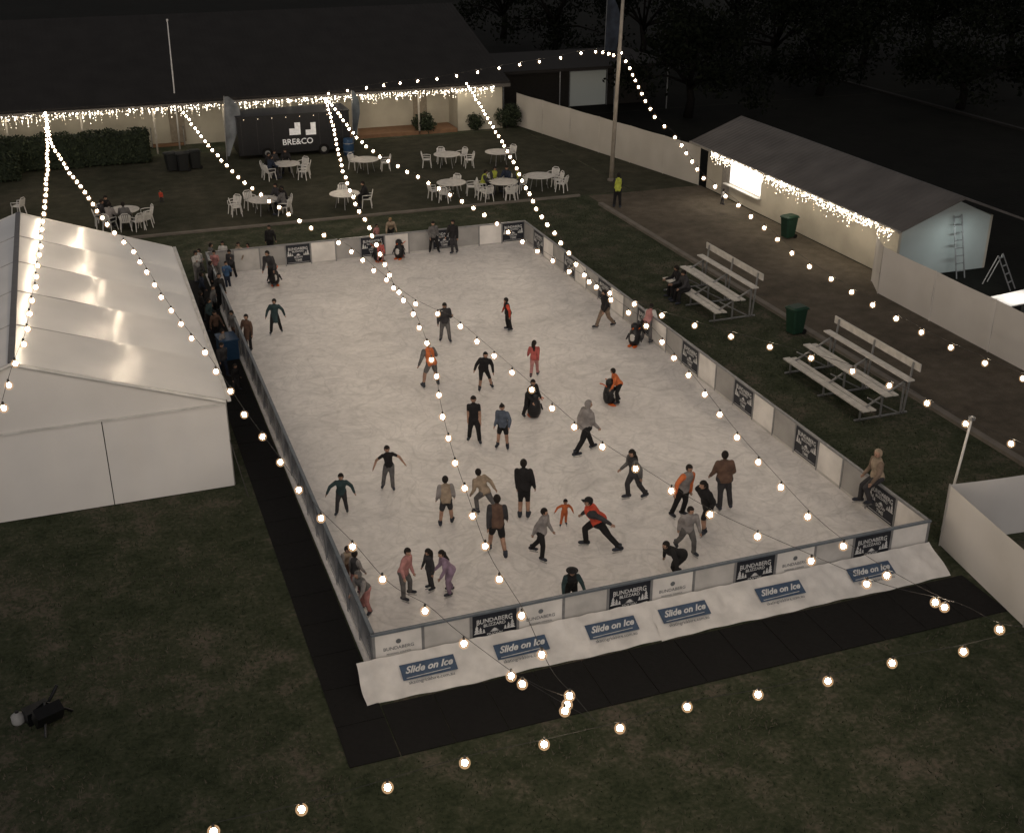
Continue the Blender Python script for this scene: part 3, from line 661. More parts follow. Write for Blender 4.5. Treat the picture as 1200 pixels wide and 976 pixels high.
def bush(px,py,r,label,seed):
    rnd=random.Random(seed); b=P(px,py); t=thing('bush',label,'bush',(b.x,b.y,0))
    mb=MB()
    for _ in range(14): leaves(mb,(rnd.uniform(-.4,.4)*r,rnd.uniform(-.3,.3)*r,r*rnd.uniform(.4,1.1)),(r*.6,r*.6,r*.5),130,.09,rnd)
    mb.build('foliage',[leafD,leafL],t)
    MB().tube((0,0,0),(0,0,r*.8),.05,.02).build('stem',barkM,t)
bush(497,156,.85,'round clipped bush left of the verandah opening',1)
bush(556,152,.75,'small round bush in front of the side room',2)
bush(594,150,1.0,'larger round bush at the corner of the cream fence',3)
def hedge(x0,x1,y0,y1,h,label,seed):
    rnd=random.Random(seed); t=thing('hedge',label,'hedge',((x0+x1)/2,(y0+y1)/2,0)); mb=MB(); w=(x1-x0); d=y1-y0
    for i in range(int(w*(d+2*h)*95)):
        f=rnd.random()*(d+h*1.6); x=rnd.uniform(-w/2,w/2); wob=.07*math.sin(x*2.3)+.05*math.sin(x*5.1)
        if f<d: p=Vector((x,rnd.uniform(-d/2,d/2),h+wob+rnd.gauss(0,.04)))
        elif f<d+h: p=Vector((x,-d/2+wob*.6+rnd.gauss(0,.05),rnd.uniform(.05,h)))
        else: p=Vector((rnd.choice((-w/2,w/2))+rnd.gauss(0,.05),rnd.uniform(-d/2,d/2),rnd.uniform(.05,h)))
        a=Vector((rnd.gauss(0,1),rnd.gauss(0,1),rnd.gauss(0,1))).normalized(); b=a.cross(Vector((rnd.gauss(0,1),rnd.gauss(0,1),rnd.gauss(0,1)))).normalized(); s=.09*rnd.uniform(.6,1.4)
        mb.k=rnd.randint(0,1); mb.quad(p-a*s,p-b*s*.5,p+a*s,p+b*s*.5)
    mb.k=0; mb.box(-w/2+.1,w/2-.1,-d/2+.1,d/2-.1,.1,h-.1)
    mb.build('foliage',[leafD,leafL],t)
    for i in range(int(w/2)): MB().tube((-w/2+2*i+1,0,0),(-w/2+2*i+1,0,h*.5),.05,.03,6).build('stem',barkM,t)
hedge(-12.5,-.6,50.4,51.9,1.75,'dark clipped hedge along the front of the clubhouse left of the steps',4)
hedge(-24,-7.6,48.4,50.1,1.3,'lower dark hedge at the left edge in front of the clubhouse',5)
def tree(px,py,h,cr,label,seed,nl=4800):
    rnd=random.Random(seed); b=P(px,py); t=thing('tree',label,'tree',(b.x,b.y,0)); tr=MB(); lf=MB()
    th=h*.32; tr.path([(0,0,0),(.15,0,th*.5),(rnd.uniform(-.3,.3),.1,th)],[.34,.26,.2],9)
    for i in range(11):
        a=i*2.4+rnd.random(); e=rnd.uniform(-.05,1.15); L_=cr*rnd.uniform(.7,1.1)
        s=Vector((0,0,th*rnd.uniform(.7,1))); en=s+Vector((math.cos(a)*math.cos(e)*L_,math.sin(a)*math.cos(e)*L_,math.sin(e)*L_*1.2)); mid=(s+en)/2+Vector((0,0,.3))
        tr.path([s,mid,en],[.12,.08,.03],6)
        for k in range(4):
            q=en+Vector((rnd.gauss(0,.5),rnd.gauss(0,.5),rnd.gauss(0,.45)))*cr*.35
            leaves(lf,q,(cr*.40,cr*.40,cr*.32),int(nl/44),.19,rnd,.25)
    tr.build('trunk',barkN,t,True); lf.build('crown',[leafN,leafN2],t)
tree(806,138,7.5,3.8,'dark tree behind the cream fence left of the shed',11)
tree(650,62,9,4.4,'dark tree behind the annexe roof',12)
tree(905,85,8,4.6,'shadowed tree beyond the shed left of the far kerb',13)
tree(1125,128,7,4.2,'shadowed tree behind the shed near the right edge',14)
tree(1010,78,9,5.0,'dark tree in the far right distance',15)
tree(752,70,9,4.6,'dark tree behind the tall pole',16)
tree(860,48,10,5.2,'dark tree at the top edge between the pole and the shed',17)
tree(1180,78,10,5.2,'dark tree at the top right corner',18)
tree(590,46,9,4.6,'dark tree beyond the right end of the clubhouse roof',19)
tree(960,112,5.5,3.4,'low dark tree close behind the shed roof',20)
tree(1085,62,9,5.0,'dark tree in the far distance left of the corner tree',21)
# ------------------------------------------------------------------ things on near lawn
c=P(57,846); t=thing('work_light','black folded lamp stand lying on the dark lawn at lower left','lamp stand',(c.x,c.y,0),.4)
blk2=mat('black_plastic',(.006,.006,.007),.35)
MB().box(-.32,.22,-.15,.1,.25,.62,Matrix.Rotation(.5,4,'X')).build('lamp_head',blk2,t)
for a in (0,2.1,4.2): MB().tube((0,0,.5),(.5*math.cos(a),.5*math.sin(a),.02),.03).build('leg',blk2,t)
MB().tube((-.2,0,.1),(.35,.15,.66),.035).build('arm',blk2,t); MB().box(-.35,.15,.1,.4,.02,.3).build('case',blk2,t)
c=P(22,846); t=thing('plastic_jug','small white plastic jug on the dark lawn at lower left','jug',(c.x,c.y,0))
MB().lathe((0,0,0),[(.12,0),(.13,.03),(.13,.17),(.06,.23),(.035,.25)],14).build('jug_body',mat('jug_grey',(.36,.35,.34),.5),t,True); MB().lathe((0,0,.25),[(.04,0),(.04,.03)],10).build('cap',blk2,t)
c=P(268,418); t=thing('storage_crate','blue plastic crate standing outside the left barrier','crate',(c.x,c.y,0),.1)
bl=mat('blue_plastic',(.025,.065,.13),.4); MB().box(-.3,.3,-.4,.4,0,.7).build('crate_body',bl,t); MB().box(-.33,.33,-.43,.43,.7,.76).build('lid',bl,t)
pgB=mat('aid_black',(.012,.012,.014),.35); pgW=mat('aid_white',(.50,.48,.46),.4); pgO=mat('aid_orange',(.6,.12,.02),.4)
def aid(px,py,face,label,h=.85):
    b=P(px,py,IZ); f=RD(face); fv=Vector((-FX*math.cos(f)+RX*math.sin(f),-FY*math.cos(f)+RY*math.sin(f),0)); rz=math.atan2(-fv.x,fv.y)
    t=thing('penguin_skating_aid',label,'skating aid',(b.x,b.y,IZ),rz,'penguin skating aids on the ice')
    MB().lathe((0,0,.06),[(.16,0),(.21,.12),(.215,.3),(.17,.5),(.12,.56),(.145,.64),(.135,.74),(.06,.8)],16).build('penguin_body',pgB,t,True)
    MB().sph((0,.07,.33),(.16,.155,.25),12,8).build('belly',pgW,t,True)
    mb=MB(); mb.loft([mb.ring((0,.1,.7),(0,1,0),.04,6),mb.ring((0,.24,.68),(0,1,0),.006,6)]); mb.build('beak',pgO,t)
    for s_ in (-1,1):
        MB().sph((s_*.1,.14,.03),(.07,.16,.03),8,5).build('foot',pgO,t,True)
        MB().tube((s_*.2,0,.42),(s_*.3,.05,.2),.045,.02,6).build('flipper',pgB,t,True)
        MB().path([(s_*.12,-.05,.62),(s_*.2,-.16,.72),(s_*.2,-.26,.72)],.018,6).build('handle',pgO,t)
aid(714,473,60,'penguin skating aid pushed by the child in orange'); aid(626,489,200,'penguin skating aid held by the person in black near the middle of the ice')
aid(322,334,20,'penguin skating aid beside the adult at the far left corner'); aid(443,306,30,'penguin skating aid with the pink child by the far barrier'); aid(468,303,-20,'penguin skating aid standing alone by the far barrier')
aid(743,405,-30,'penguin skating aid by the right barrier with the small child')
# ------------------------------------------------------------------ people
CC=dict(black=(.014,.013,.014),charcoal=(.042,.040,.044),grey=(.13,.125,.125),light=(.27,.25,.245),white=(.58,.56,.54),navy=(.02,.028,.05),brown=(.12,.07,.05),tan=(.22,.16,.12),beige=(.34,.265,.195),
 orange=(.58,.15,.05),red=(.58,.075,.04),pink=(.46,.22,.21),salmon=(.46,.11,.10),purple=(.28,.20,.28),yellow=(.42,.46,.07),denim=(.09,.11,.15),teal=(.03,.055,.06),blue=(.05,.11,.22),olive=(.08,.08,.04),skin=(.40,.24,.17),skin2=(.30,.16,.10),hairdark=(.015,.011,.009),hairbrown=(.06,.035,.02),hairblond=(.30,.20,.10),boot=(.04,.045,.06))
def cm(n): return mat('cloth_'+n if not n.startswith(('skin','hair')) else n,CC[n],.85 if not n.startswith('skin') else .55,tuple(c*.6 for c in CC[n]),scale=6,bump=.7,bscale=9)
bladeM=mat('steel_blade',(.5,.5,.5),.3,metal=.9)
POSE=dict(
 stand=(4,2,(6,5,9),(-4,6,4),(8,12,22),(2,10,12),3),
 walk=(8,2,(24,4,14),(-18,5,20),(-18,9,22),(22,9,34),2),
 skate=(18,3,(28,6,34),(-16,10,20),(26,14,44),(-12,14,30),0),
 push=(32,-4,(42,5,54),(-26,20,14),(38,15,50),(-22,18,26),-15),
 glide=(12,4,(14,8,18),(-8,11,12),(18,28,28),(2,34,22),0),
 spread=(12,4,(18,10,24),(-4,9,8),(16,56,20),(2,50,28),0),
 wobble=(26,6,(28,12,42),(10,14,30),(38,24,58),(18,30,46),-8),
 bent=(48,0,(32,8,42),(22,8,36),(62,14,20),(58,14,24),-20),
 hold=(30,2,(20,7,32),(2,8,22),(54,8,26),(50,9,30),-8),
 reach=(14,-6,(14,6,18),(-4,6,10),(20,10,20),(34,48,18),0),
 fold=(4,2,(5,6,8),(-2,6,4),(35,6,95),(35,6,95),5),
 pockets=(6,2,(8,7,14),(-4,8,6),(4,17,50),(0,16,46),6),
 phone=(8,0,(8,7,12),(-4,8,6),(38,6,95),(8,13,30),14),
 sit=(14,0,(84,8,82),(80,8,78),(48,10,50),(42,10,60),12),
 perch=(8,0,(66,8,78),(52,8,50),(20,16,30),(16,18,36),0),
 lunge=(34,8,(48,8,62),(-34,26,6),(48,26,50),(-30,30,24),-18),
 overrail=(38,0,(14,6,16),(6,6,12),(60,22,50),(60,22,50),-12),
 tumble=(62,10,(60,14,80),(20,14,60),(80,30,20),(60,60,30),-15))
def dirv(f,a,s): f=RD(f);a=RD(a); return Vector((s*math.sin(a),math.sin(f)*math.cos(a),-math.cos(f)*math.cos(a)))
RAW=[]
def person(loc,rz,h,pose,label,t='black',b='charcoal',sl=None,ss=0,sh=0,hair='hairdark',hs='short',hood=0,hat=None,coat=0,skin='skin',skates=1,seat=None,group=None,bulk=1.0,flip=None):
    rnd=random.Random(len(RAW)*13+5); lean,tilt,lL,lR,aL,aR,hp=POSE[pose]; jj=8 if pose!='sit' else 4; j=lambda v:tuple(x+rnd.uniform(-jj,jj) for x in v)
    lL,lR,aL,aR=j(lL),j(lR),j(aL),j(aR); hp+=rnd.uniform(-5,6)
    if (rnd.random()<.5 if flip is None else flip): lL,lR,aL,aR,tilt=lR,lL,aR,aL,-tilt
    H=h; boot=.075 if skates else .02
    if seat is None and skates: H=h-.06
    Tm=Matrix.Rotation(RD(tilt),3,'Y')@Matrix.Rotation(-RD(lean),3,'X')@Matrix.Rotation(RD(rnd.uniform(-14,14)),3,'Z')
    pel=Vector((0,0,0)); up=Tm@Vector((0,0,1)); rt=Tm@Vector((1,0,0)); fw=Tm@Vector((0,1,0))
    hsz=1.0+max(0,(1.5-H))*.45; legk=1-max(0,1.5-H)*.12
    bones=[];mb=MB()
    def seg(p,q,r0,r1,mi,raw=True):
        bones.append((p,q,(r0+r1)/2,mi))
        if raw:
            mb.tube(p,q,r0,r1,10); mb.sph(p,r0*1.0,10,6); mb.sph(q,r1*1.0,10,6)
    bk=bulk*(rnd.uniform(1.14,1.28) if not ss else 1.04)
    rings=[]
    for s,hw,hd in ((-.055,.06,.05),(-.03,.080,.064),(.02,.084,.068),(.09,.078,.062),(.17,.087,.066),(.235,.097,.066),(.272,.082,.054),(.30,.045,.042)):
        c=pel+up*(s*H); rings.append([c+rt*(hw*H*bk*math.cos(2*math.pi*i/16))+fw*(hd*H*bk*math.sin(2*math.pi*i/16)) for i in range(16)])
    mb.loft(rings)
    if coat:
        rings=[]
        for s,hw,hd in ((-.20,.115,.11),(-.08,.108,.095),(.03,.098,.080),(.08,.085,.065)):
            c=pel+(up if s>0 else Vector((0,0,1)))*(s*H); rings.append([c+rt*(hw*H*math.cos(2*math.pi*i/16))+fw*(hd*H*math.sin(2*math.pi*i/16)) for i in range(16)])
        mb.loft(rings); bones.append((pel-Vector((0,0,.19*H)),pel,.10*H,1))
    elif not ss:
        rings=[]
        for s,hw,hd in ((-.050,.092,.078),(-.015,.099,.085),(.06,.088,.072)):
            c=pel+up*(s*H); rings.append([c+rt*(hw*H*bk*math.cos(2*math.pi*i/16))+fw*(hd*H*bk*math.sin(2*math.pi*i/16)) for i in range(16)])
        mb.loft(rings)
    hem=-.045 if not ss else -.005
    bones.append((pel+up*(-.075*H),pel+up*((hem-.015)*H),.080*H,3 if not coat else 1)); bones.append((pel+up*((hem+.012)*H),pel+up*(.27*H),.088*H,1))
    nb=pel+up*(.285*H); hm=Matrix.Rotation(-RD(lean*.35+hp),3,'X')@Matrix.Rotation(RD(rnd.uniform(-28,28)),3,'Z'); hdir=hm@Vector((0,0,1))
    hc=nb+up*(.03*H)+hdir*(.072*H*hsz)
    seg(nb,hc-hdir*.03*H,.030*H,.028*H,0)
    if not ss: bones.append((nb-up*.03*H,nb,.045*H,1)); mb.tube(nb-up*.03*H,nb+up*.014*H,.056*H,.042*H,12)
    R=.058*H*hsz; mb.sph(hc,(R*.84,R*.98,R*1.12),14,10,hm); mb.sph(hc+hm@Vector((0,R*.25,-R*.55)),(R*.6,R*.62,R*.55),10,6,hm); bones.append((hc-hdir*R*.4,hc+hdir*R*.3,R*.85,0))
    hands=[];feet=[]
    for s,arm in ((-1,aL),(1,aR)):
        sh_=pel+up*(.258*H)+rt*(s*.090*H*min(bk,1.18)); f,a,e=arm
        d1=(Tm@dirv(f-lean*.6,a,s)).normalized(); d2=(Tm@dirv(f-lean*.6+e,a*.5,s)).normalized()
        el=sh_+d1*.165*H; wr=el+d2*.145*H; wd=1.38 if not ss else 1.0
        seg(sh_,sh_.lerp(el,.55),.038*H*min(wd,1.24),.033*H*wd,2); seg(sh_.lerp(el,.55),el,.033*H*wd,.029*H*wd,0 if ss else 2); seg(el,wr,.028*H*wd,.021*H*wd,0 if ss else 2)
        hd_=wr+d2*.05*H; seg(wr,hd_,.018*H,.020*H,0); hands.append((hd_,d2,s))
    for s,leg in ((-1,lL),(1,lR)):
        hp_=pel+Vector((s*.046*H,0,-.02*H)); f,a,k=leg; d1=dirv(f,a,s); d2=dirv(f-k,a*.6,s)
        kn=hp_+d1*.235*H*legk; an=kn+d2*.225*H*legk; w=1.20 if not sh else 1.04
        seg(hp_,hp_.lerp(kn,.72),.060*H*min(w,1.12),.047*H*w*(1.14 if sh==1 else 1),3); seg(hp_.lerp(kn,.72),kn,.045*H*w,.039*H*w,0 if sh==1 else 3)
        seg(kn,kn.lerp(an,.35),.038*H*w,.038*H*w,0 if sh else 3); seg(kn.lerp(an,.35),an,.037*H*w,.027*H*w if sh else .041*H,0 if sh else 3)
        toe=an+(Matrix.Rotation(RD(-s*14),3,'Z')@Vector((0,.095*H,-.022*H))); heel=an+Vector((0,-.03*H,-.022*H)); seg(heel,toe,.026*H,.022*H,4); feet.append((an,toe,heel))
    low=min(min(f[1].z,f[2].z) for f in feet)-.026*H
    if seat is None: dz=-low+boot; cxy=(feet[0][0]+feet[1][0])/2; off=Vector((-cxy.x,-cxy.y,dz))
    else: off=Vector((0,0,seat+.075*H))
    mb.v=[tuple(Vector(v)+off) for v in mb.v]
    me=mb.mesh('person_raw',[cm(skin)]); ob=bpy.data.objects.new('person',me); COL.objects.link(ob); ob.location=loc; ob.rotation_euler=(0,0,rz)
    r=ob.modifiers.new('r','REMESH'); r.mode='VOXEL'; r.voxel_size=.0130*H; s_=ob.modifiers.new('s','SMOOTH'); s_.factor=.5; s_.iterations=3
    tag(ob,label,'person',group)
    RAW.append(dict(ob=ob,off=off,bones=bones,hands=hands,feet=feet,hc=hc,hm=hm,R=R,H=H,skates=skates,skin=skin,t=t,sl=sl or t,b=b,hair=hair,hs=hs,hood=hood,hat=hat,nb=nb,up=up,fw=fw,rt=rt))
    return ob
def frot(face):
    f=RD(face); v=Vector((-FX*math.cos(f)+RX*math.sin(f),-FY*math.cos(f)+RY*math.sin(f),0)); return math.atan2(-v.x,v.y)
def S(px,py,top,face,pose,label,k=1.0,z0=IZ,**kw):
    h=hgt(px,py,top,z0)*k*.965*{'skate':1.05,'push':1.13,'wobble':1.11,'bent':1.28,'hold':1.08,'reach':1.03,'lunge':1.22,'overrail':1.12,'tumble':1.35,'glide':1.02,'spread':1.03}.get(pose,1)
    h=min(h,1.80); return person(P(px,py,z0),frot(face),h,pose,label,**kw)
G='skaters on the ice'
S(324,391,347,10,'glide','person in a long dark teal coat gliding with arms out near the left barrier',coat=1,t='teal',b='black',group=G)
S(522,401,350,5,'phone','person in dark jacket holding a hand up in the far middle of the ice',t='charcoal',b='grey',group=G,hs='long')
S(597,388,347,-70,'glide','child in black with red sleeves at the far right of the ice',t='black',sl='red',b='black',group=G)
S(626,443,398,170,'walk','girl with long hair in a salmon pink outfit skating away',t='salmon',b='pink',hs='long',group=G)
S(505,454,402,200,'wobble','person in an orange vest and grey shorts bending left of centre ice',t='orange',sl='grey',b='grey',sh=1,group=G)
S(569,457,410,10,'wobble','person in all black with bent arms and legs apart near centre ice',t='black',b='black',sh=2,group=G)
S(709,385,334,-60,'walk','person in a black jacket and tan trousers beside the right barrier',t='black',b='tan',group=G)
S(757,402,358,150,'overrail','person in a pale pink coat leaning on the right barrier',t='pink',sl='white',b='grey',group=G)
S(746,405,376,120,'hold','small child in dark clothes with a penguin aid at the right barrier',t='black',b='charcoal',group=G)
S(724,473,430,-80,'hold','child in orange top pushing a penguin aid',t='orange',b='black',group=G)
S(620,489,441,30,'hold','person in black bending over a penguin aid at mid ice',t='black',b='black',group=G)
S(556,519,458,0,'stand','person in black T-shirt and leggings standing at centre ice',t='black',b='black',ss=1,group=G)
S(589,526,470,-10,'pockets','person in dusty blue top and black shorts right of the one in black',t='denim',b='black',sh=1,group=G,hs='bun')
S(684,532,462,120,'walk','tall person in a pale grey hoodie and black trousers',t='light',b='black',hood=1,group=G,bulk=1.12)
S(746,585,521,-60,'skate','person in dark grey top with long dark hair skating left',t='charcoal',sl='grey',b='charcoal',hs='long',group=G)
S(793,606,540,40,'reach','person in pale top with one arm stretched out right of centre',t='light',sl='orange',b='black',group=G)
S(827,620,547,-50,'push','person in black bending forward with long hair near the right group',t='black',b='black',sh=2,hs='long',group=G)
S(849,598,527,185,'pockets','broad person in a brown jacket seen from behind',t='brown',b='charcoal',group=G,bulk=1.18)
S(802,648,585,20,'skate','person in light grey clothes skating below the right group',t='light',b='grey',group=G)
S(455,574,519,5,'spread','person in dark T-shirt and grey trousers with both arms spread',t='black',ss=1,b='grey',group=G)
S(401,603,552,0,'spread','child in dark clothes with arms spread near the left barrier',t='teal',b='charcoal',group=G)
S(523,616,555,180,'pockets','person in beige top and dark shorts seen from behind',t='beige',sl='light',b='charcoal',sh=1,group=G)
S(572,604,551,-140,'push','person in a beige sweater leaning forward to the left',t='beige',b='grey',group=G)
S(614,608,538,175,'stand','tall person in black seen from behind with bare calves',t='black',b='black',sh=2,group=G,hs='bun')
S(583,652,575,190,'walk','person in brown top with charcoal sleeves and black shorts seen from behind',k=.95,t='brown',sl='charcoal',b='black',sh=1,group=G)
S(660,617,583,0,'spread','very small child in orange outfit alone on the ice',t='orange',b='orange',group=G)
S(629,654,591,60,'walk','child in pale grey top and black trousers facing right',t='light',b='black',group=G)
S(706,645,569,-80,'lunge','person in bright red vest and black trousers lunging to the left',t='red',sl='charcoal',b='black',hat='cap',group=G,bulk=1.15)
S(477,702,640,70,'reach','person in pink hoodie with an arm out toward two children',t='pink',b='grey',group=G)
S(506,692,640,-60,'stand','child in dark clothes between the pink hoodie and the lilac jacket',t='charcoal',b='charcoal',group=G,hs='long')
S(528,697,641,-70,'hold','child in a lilac jacket at the front left of the ice',t='purple',b='purple',group=G,hs='long')
S(669,714,659,0,'overrail','person in a black brimmed hat leaning on the near barrier from inside',t='black',sl='teal',b='black',hat='brim',group=G)
S(795,682,632,-70,'tumble','person in black stumbling against the near barrier',t='black',b='black',group=G)
S(405,682,636,30,'hold','person in beige top holding the left barrier near the front',t='beige',sl='light',b='brown',group=G)
S(430,718,662,-30,'hold','child in grey hoodie and pink trousers holding the left barrier at the front',t='grey',sl='light',b='pink',hood=1,group=G)
S(417,695,645,150,'stand','child in dark top between two others at the left barrier',t='charcoal',sl='light',b='pink',group=G)
S(320,335,290,-20,'hold','adult in dark clothes with a penguin aid at the far left corner',t='charcoal',b='black',group=G)
S(292,412,366,-20,'stand','person in a dark brown coat holding the left barrier',t='brown',b='black',coat=1,group=G)
S(277,400,362,-30,'stand','person in a grey top at the left barrier behind the brown coat',t='grey',b='brown',group=G)
S(446,308,281,10,'hold','small child in pink with a penguin aid by the far barrier',t='salmon',b='pink',group=G)
S(509,297,257,10,'pockets','left one of two adults standing at the far barrier, in a grey jacket',t='grey',b='black',group=G)
S(533,298,255,-20,'stand','right one of two adults standing at the far barrier, in black',t='black',b='charcoal',group=G)
S(471,303,283,40,'stand','small child in dark top and red trousers beside the far barrier',t='black',b='red',group=G)
kw=dict(skates=0,z0=0)
S(458,284,254,0,'overrail','person with blond hair in beige top watching over the far barrier',t='beige',b='black',hair='hairblond',hs='long',**kw)
S(441,284,262,20,'stand','person in pink top watching over the far barrier',t='pink',b='black',**kw)
S(317,298,262,10,'stand','person in black standing outside the far left corner',t='black',b='black',**kw)
Q=[(232,330,292,60,'white','light','fold','person in white top at the head of the queue by the marquee'),(247,318,284,120,'grey','white','stand','person in grey top in the queue by the far left corner'),
(264,314,280,0,'white','charcoal','stand','person in white shirt behind the far left corner'),(283,318,282,-30,'beige','charcoal','pockets','person in beige top at the far left corner'),
(252,344,304,90,'charcoal','black','stand','person in charcoal jacket waiting by the far left barrier'),(268,338,305,30,'blue','navy','fold','person in blue jacket waiting by the barrier gate'),
(238,355,318,100,'navy','black','stand','person in navy jacket beside the marquee corner'),(258,362,318,60,'black','black','stand','person in black hoodie in the queue beside the marquee'),
(246,388,348,80,'teal','black','pockets','person in dark teal jacket beside the marquee eave'),(262,440,398,40,'charcoal','navy','walk','person in charcoal top walking outside the left barrier'),
(277,458,425,60,'black','charcoal','stand','short person in black near the marquee front corner'),(236,376,340,120,'black','black','stand','person in black close to the marquee side'),
(238,318,290,-40,'white','grey','stand','short person in white behind the queue head'),(274,326,290,-10,'charcoal','black','phone','person in charcoal looking down near the gate'),
(254,326,292,10,'pink','grey','fold','person in pink with folded arms in the queue'),(293,311,284,-60,'salmon','black','stand','short person in salmon top at the far barrier end'),
(250,372,332,70,'grey','black','stand','person in grey jacket beside the marquee eave'),(256,398,362,20,'brown','black','pockets','person in brown jacket by the left barrier middle'),
(262,420,384,70,'light','charcoal','stand','person in pale grey top behind the blue crate')]
for px,py,tp_,fc,a,b_,ps,lb in Q: S(px,py,tp_,fc,ps,lb,t=a,b=b_,group='people waiting outside the left barrier',hood=1 if 'hoodie' in lb else 0,**kw)
S(723,243,201,180,'fold','person in a yellow high-visibility vest and black trousers standing by the tall pole',t='yellow',sl='charcoal',b='black',**kw)
S(190,238,222,0,'stand','small child in a red top standing alone on the far lawn',t='red',b='charcoal',**kw)
S(846,240,221,90,'stand','child in white top standing at the shed wall',t='white',b='charcoal',**kw)
names={0:['black','charcoal','light','grey'],1:['black','charcoal','black','navy'],2:['grey','black','charcoal'],3:['black'],8:['yellow','yellow','navy','yellow']}
wh={0:['left','front left','front','front right'],1:['back','back left','left','front left'],2:['right','back right','far back'],3:['right'],8:['left','back left','far back','right']}
cnt={}
for (i,a,p,rz,d) in SIT:
    n=cnt.get(i,0); cnt[i]=n+1; c_=names[i][n]
    person(p,rz,1.68,'sit','seated person in '+c_+', '+wh[i][n]+' of table '+d,t=c_,sl='charcoal' if c_=='yellow' else None,b='charcoal' if n%2 else 'black',skates=0,seat=.46,group='people seated at the tables')
for px,py,lb,c_,b_ in ((808,334,'person in black sitting on the far bleacher, left of two','black','black'),(829,338,'person in charcoal jacket sitting on the far bleacher, right of two','charcoal','black')):
    c=P(px,py,.46); person(Vector((17.2,c.y,0)),RD(95),1.7,'sit',lb,t=c_,b=b_,skates=0,seat=.465)
c=P(1012,566,1.05); person(Vector((RW+.02,c.y,0)),RD(80),1.75,'perch','person in a beige hoodie perched on top of the right barrier',t='beige',sl='tan',b='charcoal',hood=1,skates=1,seat=1.04)
dg=bpy.context.evaluated_depsgraph_get(); dg.update()
def finish(d):
    ob=d['ob']; ev=ob.evaluated_get(dg); me=ev.to_mesh(); n=len(me.vertices); co=np.empty(n*3); me.vertices.foreach_get('co',co); co=co.reshape(-1,3)
    polys=[tuple(p.vertices) for p in me.polygons]; ev.to_mesh_clear()
    cen=np.array([co[list(p)].mean(axis=0) for p in polys]); off=np.array(d['off'])
    bi=np.zeros(len(polys),int); bd=np.full(len(polys),1e9)
    for p,q,r,mi in d['bones']:
        p=np.array(p)+off;q=np.array(q)+off; v=q-p; L_=max(v@v,1e-9); t=np.clip(((cen-p)@v)/L_,0,1); ds=np.linalg.norm(cen-(p+t[:,None]*v),axis=1)-r
        m=ds<bd; bd[m]=ds[m]; bi[m]=mi
    mb=MB(); mb.v=[tuple(c) for c in co]; mb.f=list(polys); mb.m=[int(x) for x in bi]
    o=d['off'];H=d['H'];R=d['R'];hc=d['hc']+o;hm=d['hm']
    mb.k=0
    for hd,dv,s in d['hands']:
        w=hd+o; side=dv.cross(Vector((s*1.0,0,.001)))
        if side.length<.05: side=Vector((0,1,0))
        side.normalize(); inn=side.cross(dv).normalized()*(s)
        for i,ln in enumerate((.030,.040,.043,.039)):
            b0=w+side*((1.5-i)*.0105*H)*-1; m_=b0+dv*ln*.55*H+inn*.002*H; e_=m_+dv*ln*.4*H-inn*.012*H
            mb.path([b0,m_,e_],[.0058*H,.0052*H,.004*H],5)
        b0=w-dv*.02*H+side*.014*H; mb.path([b0,b0+side*.016*H+dv*.014*H,b0+side*.020*H+dv*.032*H],[.007*H,.006*H,.0045*H],5)
    tr=lambda x,y,z:hc+hm@Vector((x*R,y*R,z*R))
    mb.loft([mb.ring(tr(0,.85,-.12),hm@Vector((0,1,0)),R*.17,6),mb.ring(tr(0,1.12,-.2),hm@Vector((0,1,0)),R*.09,6)])
    for s in (-1,1): mb.sph(tr(s*.86,0,-.05),(R*.1,R*.17,R*.25),6,5,hm)
    mb.k=5
    for s in (-1,1): mb.sph(tr(s*.33,.86,.04),(R*.13,R*.08,R*.08),6,4,hm)
    mb.box(-R*.25,R*.25,R*.80,R*.93,-R*.56,-R*.50,Matrix.Translation(hc)@hm.to_4x4())
    me2=mb.mesh('person',[cm(d['skin']),cm(d['t']),cm(d['sl']),cm(d['b']),cm('boot'),cm('hairdark')],True)
    ob.modifiers.clear(); old=ob.data; ob.data=me2; bpy.data.meshes.remove(old)
    if d['hood']:
        q=MB(); q.sph(tr(0,-.12,.08),(R*1.12,R*1.15,R*1.28),14,10,hm,keep=lambda x,y,z:not(y>.55 and z<.55)); q.sph(d['nb']+o-d['fw']*.03*H,(R*1.0,R*.8,R*.5),10,6); q.build('hood',cm(d['t']),ob,True)
    else:
        q=MB(); q.sph(tr(0,-.08,.10),(R*.98,R*1.10,R*1.20),14,10,hm,keep=lambda x,y,z:not(y>.28 and z<.42) and not(y>-.1 and z<-.35))
        if d['hs']=='long':
            a=tr(0,-.75,0); q.path([a,a+Vector((0,-.25*R,-R*1.1)),d['nb']+o-d['fw']*.07*H-d['up']*.02*H,d['nb']+o-d['fw']*.085*H-d['up']*.10*H],[R*.75,R*.72,R*.55,R*.2],10)
        if d['hs']=='bun': q.sph(tr(0,-1.0,.7),R*.42,8,6)
        q.build('hair',cm(d['hair']),ob,True)
    if d['hat']:
        q=MB(); q.sph(tr(0,-.03,.42),(R*1.08,R*1.15,R*.95),14,8,hm,keep=lambda x,y,z:z>-.1)
        if d['hat']=='brim':
            c0=tr(0,0,.45); ax=hm@Vector((0,0,1)); q.loft([q.ring(c0,ax,R*1.7,18),q.ring(c0+ax*.01,ax,R*1.7,18)])
        else: q.box(-R*.7,R*.7,R*.9,R*1.8,R*.42,R*.50,Matrix.Translation(hc)@hm.to_4x4())
        q.build('hat',cm('black'),ob,True)
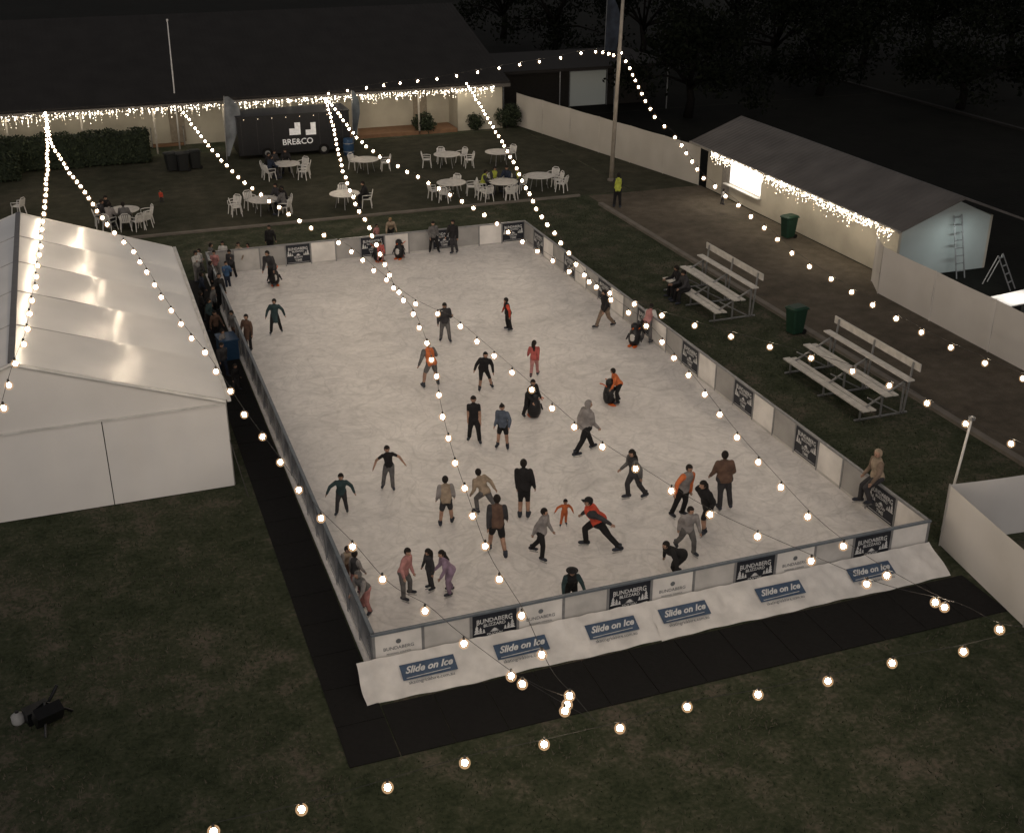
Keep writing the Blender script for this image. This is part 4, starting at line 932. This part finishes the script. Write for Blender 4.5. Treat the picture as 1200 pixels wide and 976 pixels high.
    for an,toe,heel in d['feet']:
        a=an+o;tt=toe+o;hh=heel+o; q=MB(); r=.031*H; dv=(tt-hh).normalized()
        q.loft([q.ring(hh-dv*r*.9,dv,r*.55,10),q.ring(hh-dv*r*.4,dv,r*.95,10),q.ring(hh,dv,r,10),q.ring(hh.lerp(tt,.6),dv,r*.98,10),q.ring(tt,dv,r*.85,10),q.ring(tt+dv*r*.7,dv,r*.4,10)])
        if d['skates']:
            q.tube(a-Vector((0,0,.02*H)),a+Vector((0,0,.05*H)),r*1.15,r*1.12,10)
            sk=q.build('skate',cm('boot'),ob,True)
            sole=.026*H; b=MB(); z=-sole; b.obox(hh-dv*.02+Vector((0,0,z-.045)),tt+dv*.03+Vector((0,0,z-.045)),.006,.03)
            for f in (.1,.8): c=hh.lerp(tt,f)+Vector((0,0,z)); b.tube(c+Vector((0,0,.01)),c+Vector((0,0,-.035)),.016,.012,6)
            b.build('blade',bladeM,sk)
        else: q.build('shoe',cm('boot'),ob,True)
for d in RAW: finish(d)
print('people',len(RAW))
# ------------------------------------------------------------------ light
w=bpy.data.worlds.new('World'); sc.world=w; w.use_nodes=True; nt=w.node_tree; bg=nt.nodes['Background']
sky=nt.nodes.new('ShaderNodeTexSky'); sky.sky_type='NISHITA'; sky.sun_disc=False; sky.sun_elevation=RD(20); sky.sun_rotation=RD(200)
hs_=nt.nodes.new('ShaderNodeHueSaturation'); hs_.inputs['Saturation'].default_value=.10; nt.links.new(sky.outputs[0],hs_.inputs['Color'])
mx=nt.nodes.new('ShaderNodeMix'); mx.data_type='RGBA'; mx.blend_type='MULTIPLY'; mx.inputs[0].default_value=1; mx.inputs[7].default_value=(1,.945,.915,1)
nt.links.new(hs_.outputs[0],mx.inputs[6]); nt.links.new(mx.outputs[2],bg.inputs['Color']); bg.inputs['Strength'].default_value=.050
sl=bpy.data.lights.new('moon','SUN'); sl.energy=.26; sl.angle=RD(25); sl.color=(1,.94,.90); so=bpy.data.objects.new('moon',sl); COL.objects.link(so); so.rotation_euler=(RD(35),RD(10),RD(-30))
cd=bpy.data.cameras.new('Camera'); cd.sensor_width=36; cd.lens=42.0; cd.clip_end=800; co=bpy.data.objects.new('Camera',cd); COL.objects.link(co); co.location=CAM
co.rotation_euler=(math.pi/2-TH,0,-math.atan2(FX,FY)); sc.camera=co
sc.view_settings.view_transform='Standard'
